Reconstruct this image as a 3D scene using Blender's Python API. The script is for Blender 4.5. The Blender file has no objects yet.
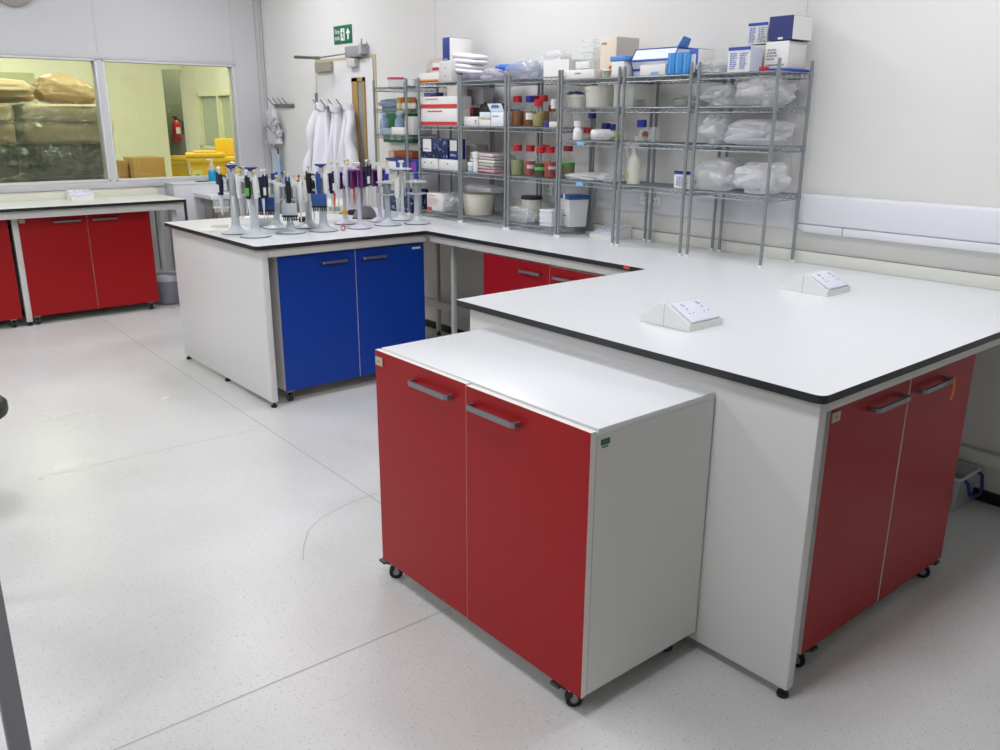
import bpy, bmesh, math, random
from mathutils import Vector, Matrix, noise
R = math.radians
C = bpy.context.scene.collection
random.seed(7)

# ------------------------------------------------------------------ camera
CH, CF, CY, CP, CR = 1.546, 850.53, R(-40.0), R(-16.81), R(.317)
_f = Vector((-math.sin(CY)*math.cos(CP), math.cos(CY)*math.cos(CP), math.sin(CP)))
_r = Vector((math.cos(CY), math.sin(CY), 0)); _u = _r.cross(_f)
RT = _r*math.cos(CR) + _u*math.sin(CR); UP = _u*math.cos(CR) - _r*math.sin(CR)
def at(px, py, axis, val):                      # photo pixel -> place on a world plane
    d = _f + RT*(px-500)/CF - UP*(py-375)/CF
    i = 'xyz'.index(axis); t = (val - (0, 0, CH)[i])/d[i]
    return Vector((0, 0, CH)) + d*t
class PXf(float): pass
def yz(px, x, z):         # y of the point at (x, ?, z) seen in picture column px
    k = (px-500)/CF; A = RT-k*_f; return -(A.x*x+A.z*(z-CH))/A.y
def Y(px, x=3.40, py=130):
    v = PXf(at(px, py, 'x', x).y); v.px = px; v.x = x; return v
def fixy(y, z): return yz(y.px, y.x, z) if isinstance(y, PXf) else y
cam = bpy.data.cameras.new('camera'); co = bpy.data.objects.new('camera', cam); C.objects.link(co)
cam.sensor_width = 36; cam.lens = CF*36/1000; cam.clip_start = .02; cam.clip_end = 100
M = Matrix((RT, UP, -_f)).transposed().to_4x4(); M.translation = (0, 0, CH); co.matrix_world = M
bpy.context.scene.camera = co

# ------------------------------------------------------------------ materials
def lin(h):
    h = h.lstrip('#'); v = [int(h[i:i+2], 16)/255 for i in (0, 2, 4)]
    return [(x/12.92 if x <= .04045 else ((x+.055)/1.055)**2.4) for x in v] + [1]
_m = {}
def mat(name, col, rough=.5, metal=0, spec=.5, alpha=1, bump=0, bscale=40, var=0, emit=0, trans=0, coat=0, vscale=6):
    if name in _m: return _m[name]
    m = bpy.data.materials.new(name); m.use_nodes = True; nt = m.node_tree; b = nt.nodes['Principled BSDF']
    b.inputs['Base Color'].default_value = lin(col); b.inputs['Roughness'].default_value = rough
    b.inputs['Metallic'].default_value = metal; b.inputs['Specular IOR Level'].default_value = spec
    b.inputs['Alpha'].default_value = alpha; b.inputs['Transmission Weight'].default_value = trans
    b.inputs['Coat Weight'].default_value = coat
    if emit:
        b.inputs['Emission Color'].default_value = lin(col); b.inputs['Emission Strength'].default_value = emit
    tc = nt.nodes.new('ShaderNodeTexCoord')
    if var:
        n = nt.nodes.new('ShaderNodeTexNoise'); n.inputs['Scale'].default_value = vscale; n.inputs['Detail'].default_value = 3
        mx = nt.nodes.new('ShaderNodeMix'); mx.data_type = 'RGBA'; mx.blend_type = 'MULTIPLY'
        rp = nt.nodes.new('ShaderNodeMapRange'); rp.inputs['To Min'].default_value = 1-var; rp.inputs['To Max'].default_value = 1
        nt.links.new(tc.outputs['Object'], n.inputs['Vector']); nt.links.new(n.outputs['Fac'], rp.inputs['Value'])
        mx.inputs[0].default_value = 1; mx.inputs[6].default_value = lin(col)
        nt.links.new(rp.outputs[0], mx.inputs[7]); nt.links.new(mx.outputs[2], b.inputs['Base Color'])
    if bump:
        n = nt.nodes.new('ShaderNodeTexNoise'); n.inputs['Scale'].default_value = bscale
        bp = nt.nodes.new('ShaderNodeBump'); bp.inputs['Strength'].default_value = bump; bp.inputs['Distance'].default_value = .01
        nt.links.new(tc.outputs['Object'], n.inputs['Vector']); nt.links.new(n.outputs['Fac'], bp.inputs['Height'])
        nt.links.new(bp.outputs[0], b.inputs['Normal'])
    _m[name] = m; return m
def floor_mat():
    m = bpy.data.materials.new('speckled vinyl'); m.use_nodes = True; nt = m.node_tree; b = nt.nodes['Principled BSDF']
    tc = nt.nodes.new('ShaderNodeTexCoord')
    def link(a, c): nt.links.new(a, c)
    def N(t, **k):
        n = nt.nodes.new(t)
        for a, v in k.items(): setattr(n, a, v)
        return n
    big = N('ShaderNodeTexNoise'); big.inputs['Scale'].default_value = 1.6; big.inputs['Detail'].default_value = 5
    link(tc.outputs['Object'], big.inputs['Vector'])
    r1 = N('ShaderNodeValToRGB'); r1.color_ramp.elements[0].color = lin('#d0cfcc'); r1.color_ramp.elements[1].color = lin('#d8d7d5')
    r1.color_ramp.elements[0].position = .35; r1.color_ramp.elements[1].position = .62
    link(big.outputs['Fac'], r1.inputs[0])
    vo = N('ShaderNodeTexVoronoi', voronoi_dimensions='2D'); vo.inputs['Scale'].default_value = 55; link(tc.outputs['Object'], vo.inputs['Vector'])
    r2 = N('ShaderNodeValToRGB'); r2.color_ramp.elements[0].position = .09; r2.color_ramp.elements[1].position = .15
    r2.color_ramp.elements[0].color = (1, 1, 1, 1); r2.color_ramp.elements[1].color = (0, 0, 0, 1); link(vo.outputs['Distance'], r2.inputs[0])
    rc = N('ShaderNodeValToRGB'); rc.color_ramp.interpolation = 'CONSTANT'
    rc.color_ramp.elements[0].color = lin('#c2c0bc'); rc.color_ramp.elements[1].color = lin('#dfdfdd'); rc.color_ramp.elements[1].position = .5
    e = rc.color_ramp.elements.new(.88); e.color = lin('#b2b3b0')
    sp = N('ShaderNodeSeparateColor'); link(vo.outputs['Color'], sp.inputs[0]); link(sp.outputs[0], rc.inputs[0])
    mx = N('ShaderNodeMix', data_type='RGBA'); link(r2.outputs[0], mx.inputs[0]); link(r1.outputs[0], mx.inputs[6]); link(rc.outputs[0], mx.inputs[7])
    # sparse dark flecks and grit
    v2 = N('ShaderNodeTexVoronoi', voronoi_dimensions='2D'); v2.inputs['Scale'].default_value = 11; link(tc.outputs['Object'], v2.inputs['Vector'])
    r3 = N('ShaderNodeValToRGB'); r3.color_ramp.elements[0].position = .02; r3.color_ramp.elements[1].position = .035
    r3.color_ramp.elements[0].color = (.4, .4, .4, 1); r3.color_ramp.elements[1].color = (0, 0, 0, 1); link(v2.outputs['Distance'], r3.inputs[0])
    m2 = N('ShaderNodeMix', data_type='RGBA'); link(r3.outputs[0], m2.inputs[0]); link(mx.outputs[2], m2.inputs[6]); m2.inputs[7].default_value = lin('#6b6862')
    link(m2.outputs[2], b.inputs['Base Color'])
    rr = N('ShaderNodeMapRange'); rr.inputs['To Min'].default_value = .22; rr.inputs['To Max'].default_value = .38
    link(big.outputs['Fac'], rr.inputs['Value']); link(rr.outputs[0], b.inputs['Roughness'])
    b.inputs['Specular IOR Level'].default_value = .45
    return m
def glass_mat(name, tint, gloss=.08, rough=.02):
    m = bpy.data.materials.new(name); m.use_nodes = True; nt = m.node_tree; nt.nodes.clear()
    o = nt.nodes.new('ShaderNodeOutputMaterial'); t = nt.nodes.new('ShaderNodeBsdfTransparent'); t.inputs[0].default_value = lin(tint)
    g = nt.nodes.new('ShaderNodeBsdfGlossy'); g.inputs['Roughness'].default_value = rough
    fr = nt.nodes.new('ShaderNodeFresnel'); fr.inputs[0].default_value = 1.45
    mx = nt.nodes.new('ShaderNodeMixShader'); nt.links.new(fr.outputs[0], mx.inputs[0]); nt.links.new(t.outputs[0], mx.inputs[1])
    nt.links.new(g.outputs[0], mx.inputs[2]); nt.links.new(mx.outputs[0], o.inputs[0]); return m
def film_mat(name, col, alpha, rough=.16, scale=18, strength=.6, gloss=.10):
    """thin crinkled plastic sheet: part see-through, part milky, part shiny"""
    if name in _m: return _m[name]
    m = bpy.data.materials.new(name); m.use_nodes = True; nt = m.node_tree; nt.nodes.clear(); _m[name] = m
    def N(t): return nt.nodes.new(t)
    o = N('ShaderNodeOutputMaterial'); t = N('ShaderNodeBsdfTransparent'); t.inputs[0].default_value = (.97, .97, .98, 1)
    d = N('ShaderNodeBsdfDiffuse'); d.inputs[0].default_value = lin(col); l = N('ShaderNodeBsdfTranslucent'); l.inputs[0].default_value = lin(col)
    g = N('ShaderNodeBsdfGlossy'); g.inputs['Roughness'].default_value = rough
    a = N('ShaderNodeMixShader'); a.inputs[0].default_value = .45; b = N('ShaderNodeMixShader'); b.inputs[0].default_value = alpha; c = N('ShaderNodeMixShader'); c.inputs[0].default_value = gloss
    tc = N('ShaderNodeTexCoord'); n = N('ShaderNodeTexNoise'); n.inputs['Scale'].default_value = scale; n.inputs['Detail'].default_value = 3; n.inputs['Distortion'].default_value = 1.2
    bp = N('ShaderNodeBump'); bp.inputs['Strength'].default_value = strength; bp.inputs['Distance'].default_value = .02
    k = nt.links.new; k(tc.outputs['Object'], n.inputs['Vector']); k(n.outputs['Fac'], bp.inputs['Height'])
    for q in (d, g, l): k(bp.outputs[0], q.inputs['Normal'])
    k(d.outputs[0], a.inputs[1]); k(l.outputs[0], a.inputs[2]); k(t.outputs[0], b.inputs[1]); k(a.outputs[0], b.inputs[2]); k(b.outputs[0], c.inputs[1]); k(g.outputs[0], c.inputs[2]); k(c.outputs[0], o.inputs[0]); return m
def marbled(name, c0, c1, scale, dist, p0, p1, rough, alpha=1):
    m = mat(name, c0, rough, alpha=alpha); nt = m.node_tree; b = nt.nodes['Principled BSDF']
    tc = nt.nodes.new('ShaderNodeTexCoord'); w = nt.nodes.new('ShaderNodeTexNoise'); w.inputs['Scale'].default_value = scale
    w.inputs['Distortion'].default_value = dist; r = nt.nodes.new('ShaderNodeValToRGB')
    r.color_ramp.elements[0].color = lin(c0); r.color_ramp.elements[1].color = lin(c1)
    r.color_ramp.elements[0].position = p0; r.color_ramp.elements[1].position = p1
    nt.links.new(tc.outputs['Object'], w.inputs['Vector']); nt.links.new(w.outputs['Fac'], r.inputs[0]); nt.links.new(r.outputs[0], b.inputs['Base Color']); return m

LAM = mat('white laminate', '#e4e5e6', .28, var=.02)
PANEL = mat('white end panel', '#dedddb', .35, var=.02)
CARC = mat('carcass melamine', '#dddcd8', .4)
EDGE = mat('black core edge', '#1d2022', .4)
APRON = mat('white steel rail', '#d8d6d1', .4)
REDF = mat('red door face', '#a01016', .38, spec=.28, var=.03)
BLUEF = mat('blue door face', '#0a3fa4', .38, spec=.3, var=.03)
BAND = mat('white edge band', '#e6e1da', .4)
STEEL = mat('brushed steel', '#9b9a98', .35, 1)
HANDLE = mat('satin grey handle', '#8d8f94', .36, .75)
CHROME = mat('chrome', '#d8d9da', .12, 1)
POST = mat('grey epoxy wire', '#8d9396', .4, .3)
BLK = mat('black rubber', '#151516', .5)
DARKG = mat('dark grey plastic', '#3a3b3d', .45)
GREYP = mat('grey plastic', '#b4b6ba', .4)
WP = mat('white plastic', '#e6e6e4', .35)
WPAP = mat('white card', '#e8e6e2', .6)
WALLM = mat('painted wall', '#e3e1dd', .5, var=.015, vscale=.8)
WALLB = mat('painted partition', '#cfced0', .5, var=.015, vscale=.8)
CEIL = mat('ceiling tile', '#e2e2e0', .8)
TRUNK = mat('white trunking', '#e4e5ea', .3)
CREAM = mat('cream plastic', '#dcd9c8', .4)
KRAFT = mat('brown card', '#b08a50', .7, var=.06)
BROWNP = mat('brown paper sack', '#bfab8a', .65, bump=.35, bscale=14, var=.12)
NAVY = mat('navy plastic', '#141d38', .38)
BLUEP = mat('blue plastic', '#22358f', .35)
CYAN = mat('cyan card', '#3d8fd6', .5)
BLUECARD = mat('blue printed card', '#2a50b0', .5)
NAVYCARD = mat('navy card', '#2c3472', .5)
REDP = mat('red plastic', '#b5232d', .35)
REDCARD = mat('red printed card', '#d13a3a', .55)
PINK = mat('pink plastic', '#cf2f68', .4)
PURP = mat('purple plastic', '#6a2a6e', .4)
LILAC = mat('lilac plastic', '#cfc8dc', .35)
GREEN = mat('green label', '#55b83a', .5)
GREENB = mat('dark green case', '#12663c', .4)
YEL = mat('yellow plastic', '#ecc01c', .4)
YEL2 = mat('pale yellow plastic', '#d8c86a', .4)
ORANGE = mat('orange card', '#d8622a', .5)
RUST = mat('rust card', '#9a4a22', .55)
STANDM = mat('pipette stand grey', '#bfc6c8', .35)
STANDW = mat('pipette stand white', '#dcdedd', .35)
FILM = film_mat('clear polythene', '#fdfdff', .60)
FILMW = film_mat('milky polythene', '#fdfdff', .78, .2, 22)
CLEAR = mat('clear plastic', '#eef2f2', .12, alpha=.28, spec=.7)
MILKY = mat('milky plastic', '#ecebdd', .3, alpha=.88)
BOTG = mat('bottle glass', '#a9b8b2', .04, alpha=.10, spec=.7)
WOOD = mat('pale wood', '#b08e58', .5, var=.12, vscale=20)
FROST = mat('vision panel glass', '#8e938e', .12)
TEXTG = mat('grey print', '#8d8f96', .6)
TEXTB = mat('blue print', '#7f8fd0', .6)
TEXTD = mat('dark print', '#2b2b2e', .6)
BEIGE = mat('beige tag', '#c4b49a', .5)
TAN = mat('tan metal', '#a8a294', .4, .3)
COAT = mat('white cotton', '#e9e8ee', .85, bump=.15, bscale=60)
LEGG = mat('grey powder coat', '#7f8185', .45)
SIGNG = mat('sign green', '#0f6b47', .45)
SIGNW = mat('sign white', '#eef0ee', .5)
LIQ = {k: mat('liquid '+k, c, .15, alpha=.92) for k, c in dict(amber='#8a4f12', honey='#a87c34', straw='#a09757', rust='#a8420f', olive='#2a220c', red='#ad3416', clear='#b9c0b0', pale='#929565').items()}

# ------------------------------------------------------------------ mesh builder
class MB:
    def __init__(s): s.v = []; s.f = []; s.m = []; s.x = Matrix()
    def add(s, vs, fs, m=0):
        o = len(s.v); s.v += [tuple(s.x @ Vector(v)) for v in vs]
        s.f += [tuple(i+o for i in f) for f in fs]; s.m += (m if isinstance(m, list) else [m]*len(fs)); return s
    def box(s, a, b, m=0, bev=0, seg=2, fm=None):
        x0, y0, z0 = [min(p, q) for p, q in zip(a, b)]; x1, y1, z1 = [max(p, q) for p, q in zip(a, b)]
        vs = [(x0,y0,z0),(x1,y0,z0),(x1,y1,z0),(x0,y1,z0),(x0,y0,z1),(x1,y0,z1),(x1,y1,z1),(x0,y1,z1)]
        fs = [(0,3,2,1),(4,5,6,7),(0,1,5,4),(1,2,6,5),(2,3,7,6),(3,0,4,7)]   # -z +z -y +x +y -x
        ms = [m]*6
        if fm:
            for k, q in fm.items(): ms[['-z','+z','-y','+x','+y','-x'].index(k)] = q
        if not bev: return s.add(vs, fs, ms)
        bm = bmesh.new(); bv = [bm.verts.new(v) for v in vs]
        for f, q in zip(fs, ms): bm.faces.new([bv[i] for i in f]).material_index = q
        bmesh.ops.bevel(bm, geom=list(bm.edges), offset=bev, segments=seg, profile=.5, affect='EDGES')
        bm.verts.index_update()
        s.add([v.co[:] for v in bm.verts], [tuple(v.index for v in f.verts) for f in bm.faces], [f.material_index for f in bm.faces]); bm.free(); return s
    def prism(s, poly, z0, z1, m=0, mt=None, mb=None):
        n = len(poly); vs = [(x, y, z0) for x, y in poly]+[(x, y, z1) for x, y in poly]
        fs = [tuple(reversed(range(n))), tuple(range(n, 2*n))]+[(i, (i+1) % n, n+(i+1) % n, n+i) for i in range(n)]
        return s.add(vs, fs, [m if mb is None else mb, m if mt is None else mt]+[m]*n)
    def lathe(s, prof, n=20, m=0, c=(0, 0, 0)):
        vs = []; fs = []; ms = []
        for r, z in prof:
            vs += [(c[0]+r*math.cos(2*math.pi*i/n), c[1]+r*math.sin(2*math.pi*i/n), c[2]+z) for i in range(n)]
        for k in range(len(prof)-1):
            for i in range(n): fs.append((k*n+i, k*n+(i+1) % n, (k+1)*n+(i+1) % n, (k+1)*n+i))
        if prof[0][0] > 1e-5: fs.append(tuple(reversed(range(n))))
        if prof[-1][0] > 1e-5: fs.append(tuple(range((len(prof)-1)*n, len(prof)*n)))
        return s.add(vs, fs, m)
    def cyl(s, a, b, r, r2=None, n=12, m=0): return s.tube([a, b], [r, r if r2 is None else r2], n, m)
    def tube(s, pts, r, n=8, m=0):
        pts = [Vector(p) for p in pts]; rs = r if isinstance(r, list) else [r]*len(pts); vs = []; fs = []
        t = (pts[1]-pts[0]).normalized(); ref = Vector((0, 0, 1)) if abs(t.z) < .9 else Vector((1, 0, 0))
        u = t.cross(ref).normalized()
        for i, p in enumerate(pts):
            d = (pts[min(i+1, len(pts)-1)]-pts[max(i-1, 0)]).normalized()
            u = (u-d*u.dot(d)).normalized(); w = d.cross(u)
            vs += [tuple(p+(u*math.cos(2*math.pi*k/n)+w*math.sin(2*math.pi*k/n))*rs[i]) for k in range(n)]
        for i in range(len(pts)-1):
            for k in range(n): fs.append((i*n+k, i*n+(k+1) % n, (i+1)*n+(k+1) % n, (i+1)*n+k))
        fs += [tuple(reversed(range(n))), tuple(range((len(pts)-1)*n, len(pts)*n))]
        return s.add(vs, fs, m)
    def grid(s, fn, nu, nv, m=0, closed_u=False):
        vs = [tuple(fn(i/nu, j/nv)) for j in range(nv+1) for i in range(nu+1)]
        fs = [(j*(nu+1)+i, j*(nu+1)+i+1, (j+1)*(nu+1)+i+1, (j+1)*(nu+1)+i) for j in range(nv) for i in range(nu)]
        return s.add(vs, fs, m)
    def build(s, name, mats, parent=None, loc=(0, 0, 0), rz=0, smooth=35):
        me = bpy.data.meshes.new(name); me.from_pydata(s.v, [], s.f)
        for q in (mats if isinstance(mats, (list, tuple)) else [mats]): me.materials.append(q)
        me.polygons.foreach_set('material_index', s.m)
        bm = bmesh.new(); bm.from_mesh(me); bmesh.ops.recalc_face_normals(bm, faces=bm.faces)
        if smooth:
            for f in bm.faces: f.smooth = True
            for e in bm.edges:
                if len(e.link_faces) == 2 and e.calc_face_angle(0) > R(smooth): e.smooth = False
        bm.to_mesh(me); bm.free(); me.update()
        o = bpy.data.objects.new(name, me); C.objects.link(o); o.location = loc; o.rotation_euler.z = rz
        if parent: o.parent = parent
        return o
def tag(o, label, cat, group=None, kind=None):
    o['label'] = label; o['category'] = cat
    if group: o['group'] = group
    if kind: o['kind'] = kind
    return o
def thing(name, label, cat, loc=(0, 0, 0), rz=0, group=None):
    o = bpy.data.objects.new(name, None); C.objects.link(o); o.location = loc; o.rotation_euler.z = rz; o.empty_display_size = .05
    return tag(o, label, cat, group)
def struct(o): o['kind'] = 'structure'; return o
def copy_tree(o, parent=None):
    c = o.copy(); C.objects.link(c); c.parent = parent
    for ch in [q for q in o.children]: copy_tree(ch, c)
    return c
def rounded(pts, r, n=5):
    out = []
    for i, p in enumerate(pts):
        rr = r[i] if isinstance(r, list) else r
        a = Vector(pts[i-1]); b = Vector(p); c = Vector(pts[(i+1) % len(pts)])
        if rr <= 0: out.append(tuple(b)); continue
        d0 = (a-b).normalized(); d1 = (c-b).normalized(); p0 = b+d0*rr; p1 = b+d1*rr
        for k in range(n+1):
            t = k/n; q = (p0*(1-t)+b*t)*(1-t)+(b*(1-t)+p1*t)*t; out.append((q.x, q.y))
    return out

# ------------------------------------------------------------------ the setting
WX, WY = 3.70, 7.84          # right wall, window wall
CZ = 2.95
def sbox(name, a, b, m, bev=0): return struct(MB().box(a, b, 0, bev).build(name, m))
MB_ = MB
struct(MB().box((-3.2, -3.2, -.1), (5.4, 13.2, 0)).build('floor', floor_mat()))
sbox('ceiling', (-3.2, -3.2, CZ), (WX+.1, WY+.1, CZ+.1), CEIL)
sbox('wall_right', (WX, -3.2, 0), (WX+.1, WY+.1, CZ), WALLM)
sbox('wall_left', (-3.3, -3.2, 0), (-3.2, WY+.1, CZ), WALLM)
sbox('wall_near', (-3.2, -3.3, 0), (WX+.1, -3.2, CZ), mat('grey wall', '#9d9c99', .6))
ZS, ZT = 1.008, 1.993        # sill and head of the openings
w = MB()
w.box((-3.2, WY, 0), (WX, WY+.1, ZS)); w.box((-3.2, WY, ZT), (WX, WY+.1, CZ))
w.box((3.403, WY, ZS), (WX, WY+.1, ZT)); w.box((2.224, WY, ZS), (2.268, WY+.1, ZT)); w.box((-3.2, WY, ZS), (.55, WY+.1, ZT))
struct(w.build('wall_back', WALLB))
GLASS = glass_mat('window pane', '#eef2e4')
FRAMEM = mat('white window frame', '#dcdbdc', .4)
for i, (a, b) in enumerate(((.55, 2.224), (2.268, 3.403))):
    f = MB(); t = .016
    f.box((a, WY-.008, ZS), (b, WY+.108, ZS+t), 0, .003); f.box((a, WY-.008, ZT-t), (b, WY+.108, ZT), 0, .003)
    f.box((a, WY-.008, ZS), (a+t, WY+.108, ZT), 0, .003); f.box((b-t, WY-.008, ZS), (b, WY+.108, ZT), 0, .003)
    fo = struct(f.build('window_%d' % (i+1), FRAMEM))
    MB().box((a+t, WY+.045, ZS+t), (b-t, WY+.051, ZT-t)).build('pane', GLASS, fo)
# flat panel joints of the partition and corner bead
j = MB()
for x in (1.05, 2.24, 3.40): j.box((x, WY-.003, ZT+.03), (x+.012, WY, CZ))
j.box((.3, WY-.012, ZS-.055), (3.42, WY, ZS-.001), 0, .003); j.box((.3, WY-.012, ZT+.001), (3.42, WY, ZT+.035), 0, .003)
struct(j.build('trim_1', mat('panel joint', '#c9c8ca', .5)))
j = MB(); j.tube([(WX-.012, WY-.012, 0), (WX-.012, WY-.012, CZ)], .012, 8); j.box((WX-.07, WY-.005, 0), (WX-.058, WY, CZ))
struct(j.build('trim_2', mat('corner bead', '#bdbcbd', .5)))
j = MB()
for y in (2.28, 5.12): j.box((WX-.002, y, 1.25), (WX, y+.004, CZ))
struct(j.build('trim_3', mat('wall joint', '#cfcdca', .5)))
SKIRT = mat('black skirting', '#1a1b1d', .5)
sbox('baseboard_right', (WX-.012, -3.1, 0), (WX, 5.85, .05), SKIRT); sbox('baseboard_back', (-3.1, WY-.012, 0), (2.67, WY, .075), SKIRT)
# weld seams in the vinyl
seamm = mat('weld seam', '#b3b0aa', .5)
s = MB()
def strip(a, b, wd=.005):
    a = Vector(a); b = Vector(b); d = (b-a).normalized(); n = Vector((-d.y, d.x))*wd/2
    s.add([(a.x+n.x, a.y+n.y, .0006), (a.x-n.x, a.y-n.y, .0006), (b.x-n.x, b.y-n.y, .0006), (b.x+n.x, b.y+n.y, .0006)], [(0, 1, 2, 3)])
p0, p1 = at(100, 318, 'z', 0), at(380, 503, 'z', 0); d = (p1-p0).normalized(); strip(p0.xy-d.xy*1.0, p1.xy+d.xy*.9)
p0, p1 = at(117, 749, 'z', 0), at(455, 606, 'z', 0); d = (p1-p0).normalized(); strip(p0.xy-d.xy*1.5, p1.xy+d.xy*1.2)
p0, p1 = at(45, 476, 'z', 0), at(258, 429, 'z', 0); strip(p0.xy, p1.xy, .004)
struct(s.build('trim_4', seamm))
# a chair has scuffed a faint arc into the vinyl
s = MB(); pts = [at(*q, 'z', 0) for q in ((303, 560), (304, 545), (309, 530), (320, 519), (336, 510), (352, 502), (378, 493))]
for a, b in zip(pts, pts[1:]): strip(a.xy, b.xy, .004)
o = s.build('floor_scuff', mat('scuff', '#b3aca4', .5)); struct(o)
# ceiling light panels (lamps of the room)
EMITR = mat('light diffuser', '#f4f6ff', .5, emit=1)
_e = EMITR.node_tree.nodes['Principled BSDF']; _e.inputs['Emission Strength'].default_value = 2
lf = mat('light frame', '#e8e8e8', .4)
def lamp(x, y, z, w_, col, parent):       # the fitting's own light, just under its diffuser
    l = bpy.data.lights.new('panel_lamp', 'AREA'); l.shape = 'SQUARE'; l.size = .57; l.energy = w_; l.color = col
    o = bpy.data.objects.new('panel_lamp', l); C.objects.link(o); o.parent = parent; o.location = (0, 0, -.0125); return o
spots = [(x, y) for x in (-1.6, .6, 2.7) for y in (1.3, 3.9, 6.5)]
for i, (x, y) in enumerate(spots):
    t = thing('ceiling_light', 'white square ceiling light panel', 'ceiling light', (x, y, CZ), 0, 'ceiling light panels')
    f = MB()
    for q in ((-.31, -.31, .31, -.29), (-.31, .29, .31, .31), (-.31, -.29, -.29, .29), (.29, -.29, .31, .29)): f.box((q[0], q[1], -.02), (q[2], q[3], 0))
    f.build('frame', lf, t); MB().box((-.29, -.29, -.012), (.29, .29, -.004)).build('diffuser', EMITR, t); lamp(x, y, CZ, 19.5, (.93, .95, 1), t)

# ------------------------------------------------------------------ worktops and bench frames
poly = [(1.868, 1.0), (3.675, 1.0), (3.675, 5.56), (1.862, 5.56), (1.862, 4.198), (2.94, 4.198), (2.94, 2.485), (1.868, 2.485)]
wt = MB().prism(rounded(poly, [.03, 0, 0, .02, .03, .02, .02, .012]), .878, .9, 0, 1).build('worktop', [EDGE, LAM], smooth=30)
tag(wt, 'white worktop with black edge running along the wall and out over both peninsulas', 'worktop')
up = MB().box((3.660, 1.0, .9005), (3.69, 5.56, .952), 0, .002).build('upstand', mat('cream laminate', '#dcdcd2', .35))
MB().box((3.690, 1.0, .935), (3.699, 5.56, .9525)).build('shadow_gap', mat('shadow gap grey', '#3f4850', .5), up)  # thin dark strip paints the shade in the gap behind the upstand
tag(up, 'low cream upstand along the wall behind the wire racks', 'upstand')
def legfoot(mb, x, y, m=0): mb.lathe([(.016, 0), (.018, .006), (.016, .012), (.007, .014), (.007, .032)], 12, m, (x, y, 0))
def end_frame(name, label, x0, y0, y1, legs, rails):
    t = thing(name, label, 'bench frame', (x0, y0, 0))
    def q(x, y): return x-x0, y-y0
    MB().box((0, 0, .032), (.036, y1-y0, .8775), 0, .003).build('end_panel', PANEL, t)
    for y in (.02, (y1-y0)*.5, y1-y0-.02):
        f = MB(); legfoot(f, .018, y); f.build('foot', BLK, t)
    for a, b in rails: MB().box((*q(a[0], a[1]), a[2]), (*q(b[0], b[1]), b[2]), 0, .002).build('rail', APRON, t)
    for x, y in legs:
        l = MB().box((*[c-.02 for c in q(x, y)], .032), (*[c+.02 for c in q(x, y)], .8775), 0, .003).build('leg', APRON, t)
        f = MB(); legfoot(f, *q(x, y)); f.build('foot', BLK, l)
    return t
end_frame('bench_support', 'white end panel and rails under the nearest peninsula worktop', 1.895, 1.02, 2.435,
          [(3.0, 2.42)],
          [((1.931, 1.02, .842), (3.66, 1.045, .8775)), ((1.931, 2.41, .842), (2.98, 2.435, .8775)), ((3.662, 1.05, .17), (3.686, 2.4, .225))])
end_frame('bench_support', 'white end panel and rails under the far peninsula of pipette stands', 1.898, 4.215, 5.525,
          [(3.0, 5.5), (3.6, 5.5)],
          [((1.934, 4.215, .834), (2.955, 4.24, .8775)), ((1.934, 5.5, .842), (3.62, 5.525, .8775))])
t = thing('bench_support', 'white legs and rails carrying the worktop along the wall', 'bench frame', (2.96, 2.5, 0))
MB().box((0, 0, .834), (.025, 1.69, .8775), 0, .002).build('rail', APRON, t)
for x, y in ((3.10, 4.14), (3.6, 4.02), (3.6, 5.0)):
    l = MB().box((x-2.974, y-2.514, .032), (x-2.946, y-2.486, .834), 0, .003).build('leg', APRON, t); f = MB(); legfoot(f, x-2.96, y-2.5); f.build('foot', BLK, l)
MB().box((.06, 1.505, .21), (.62, 1.535, .27), 0, .002).build('rail', APRON, t); MB().box((.625, 1.55, .2), (.655, 2.9, .26), 0, .002).build('rail', APRON, t)
# window bench
bt = thing('window_bench', 'long white bench with black edged worktop under the left window', 'bench', (2.56, 7.03, 0))
MB().prism(rounded([(-4.6, 0), (0, 0), (0, .62), (-4.6, .62)], [0, .012, 0, 0]), .878, .9, 0, 1).build('worktop', [EDGE, mat('warm laminate', '#e2e4da', .3)], bt)
MB().box((-4.6, .605, .9002), (-.02, .808, .95), 0, .002).build('upstand', CREAM, bt)  # deepened back to the wall; the added depth blocks light from the void below
MB().box((-4.6, .03, .822), (-.02, .06, .8775), 0, .002).build('rail', APRON, bt)
for x in (-.06, -1.237, -2.5):
    for y in (.165, .56):
        l = MB().box((x-.02, y-.02, .032), (x+.02, y+.02, .8775), 0, .003).build('leg', APRON, bt); f = MB(); legfoot(f, x, y); f.build('foot', BLK, l)
MB().box((-.01, .02, .5), (.004, .05, .8775)).build('edge_strip', DARKG, bt)

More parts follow.
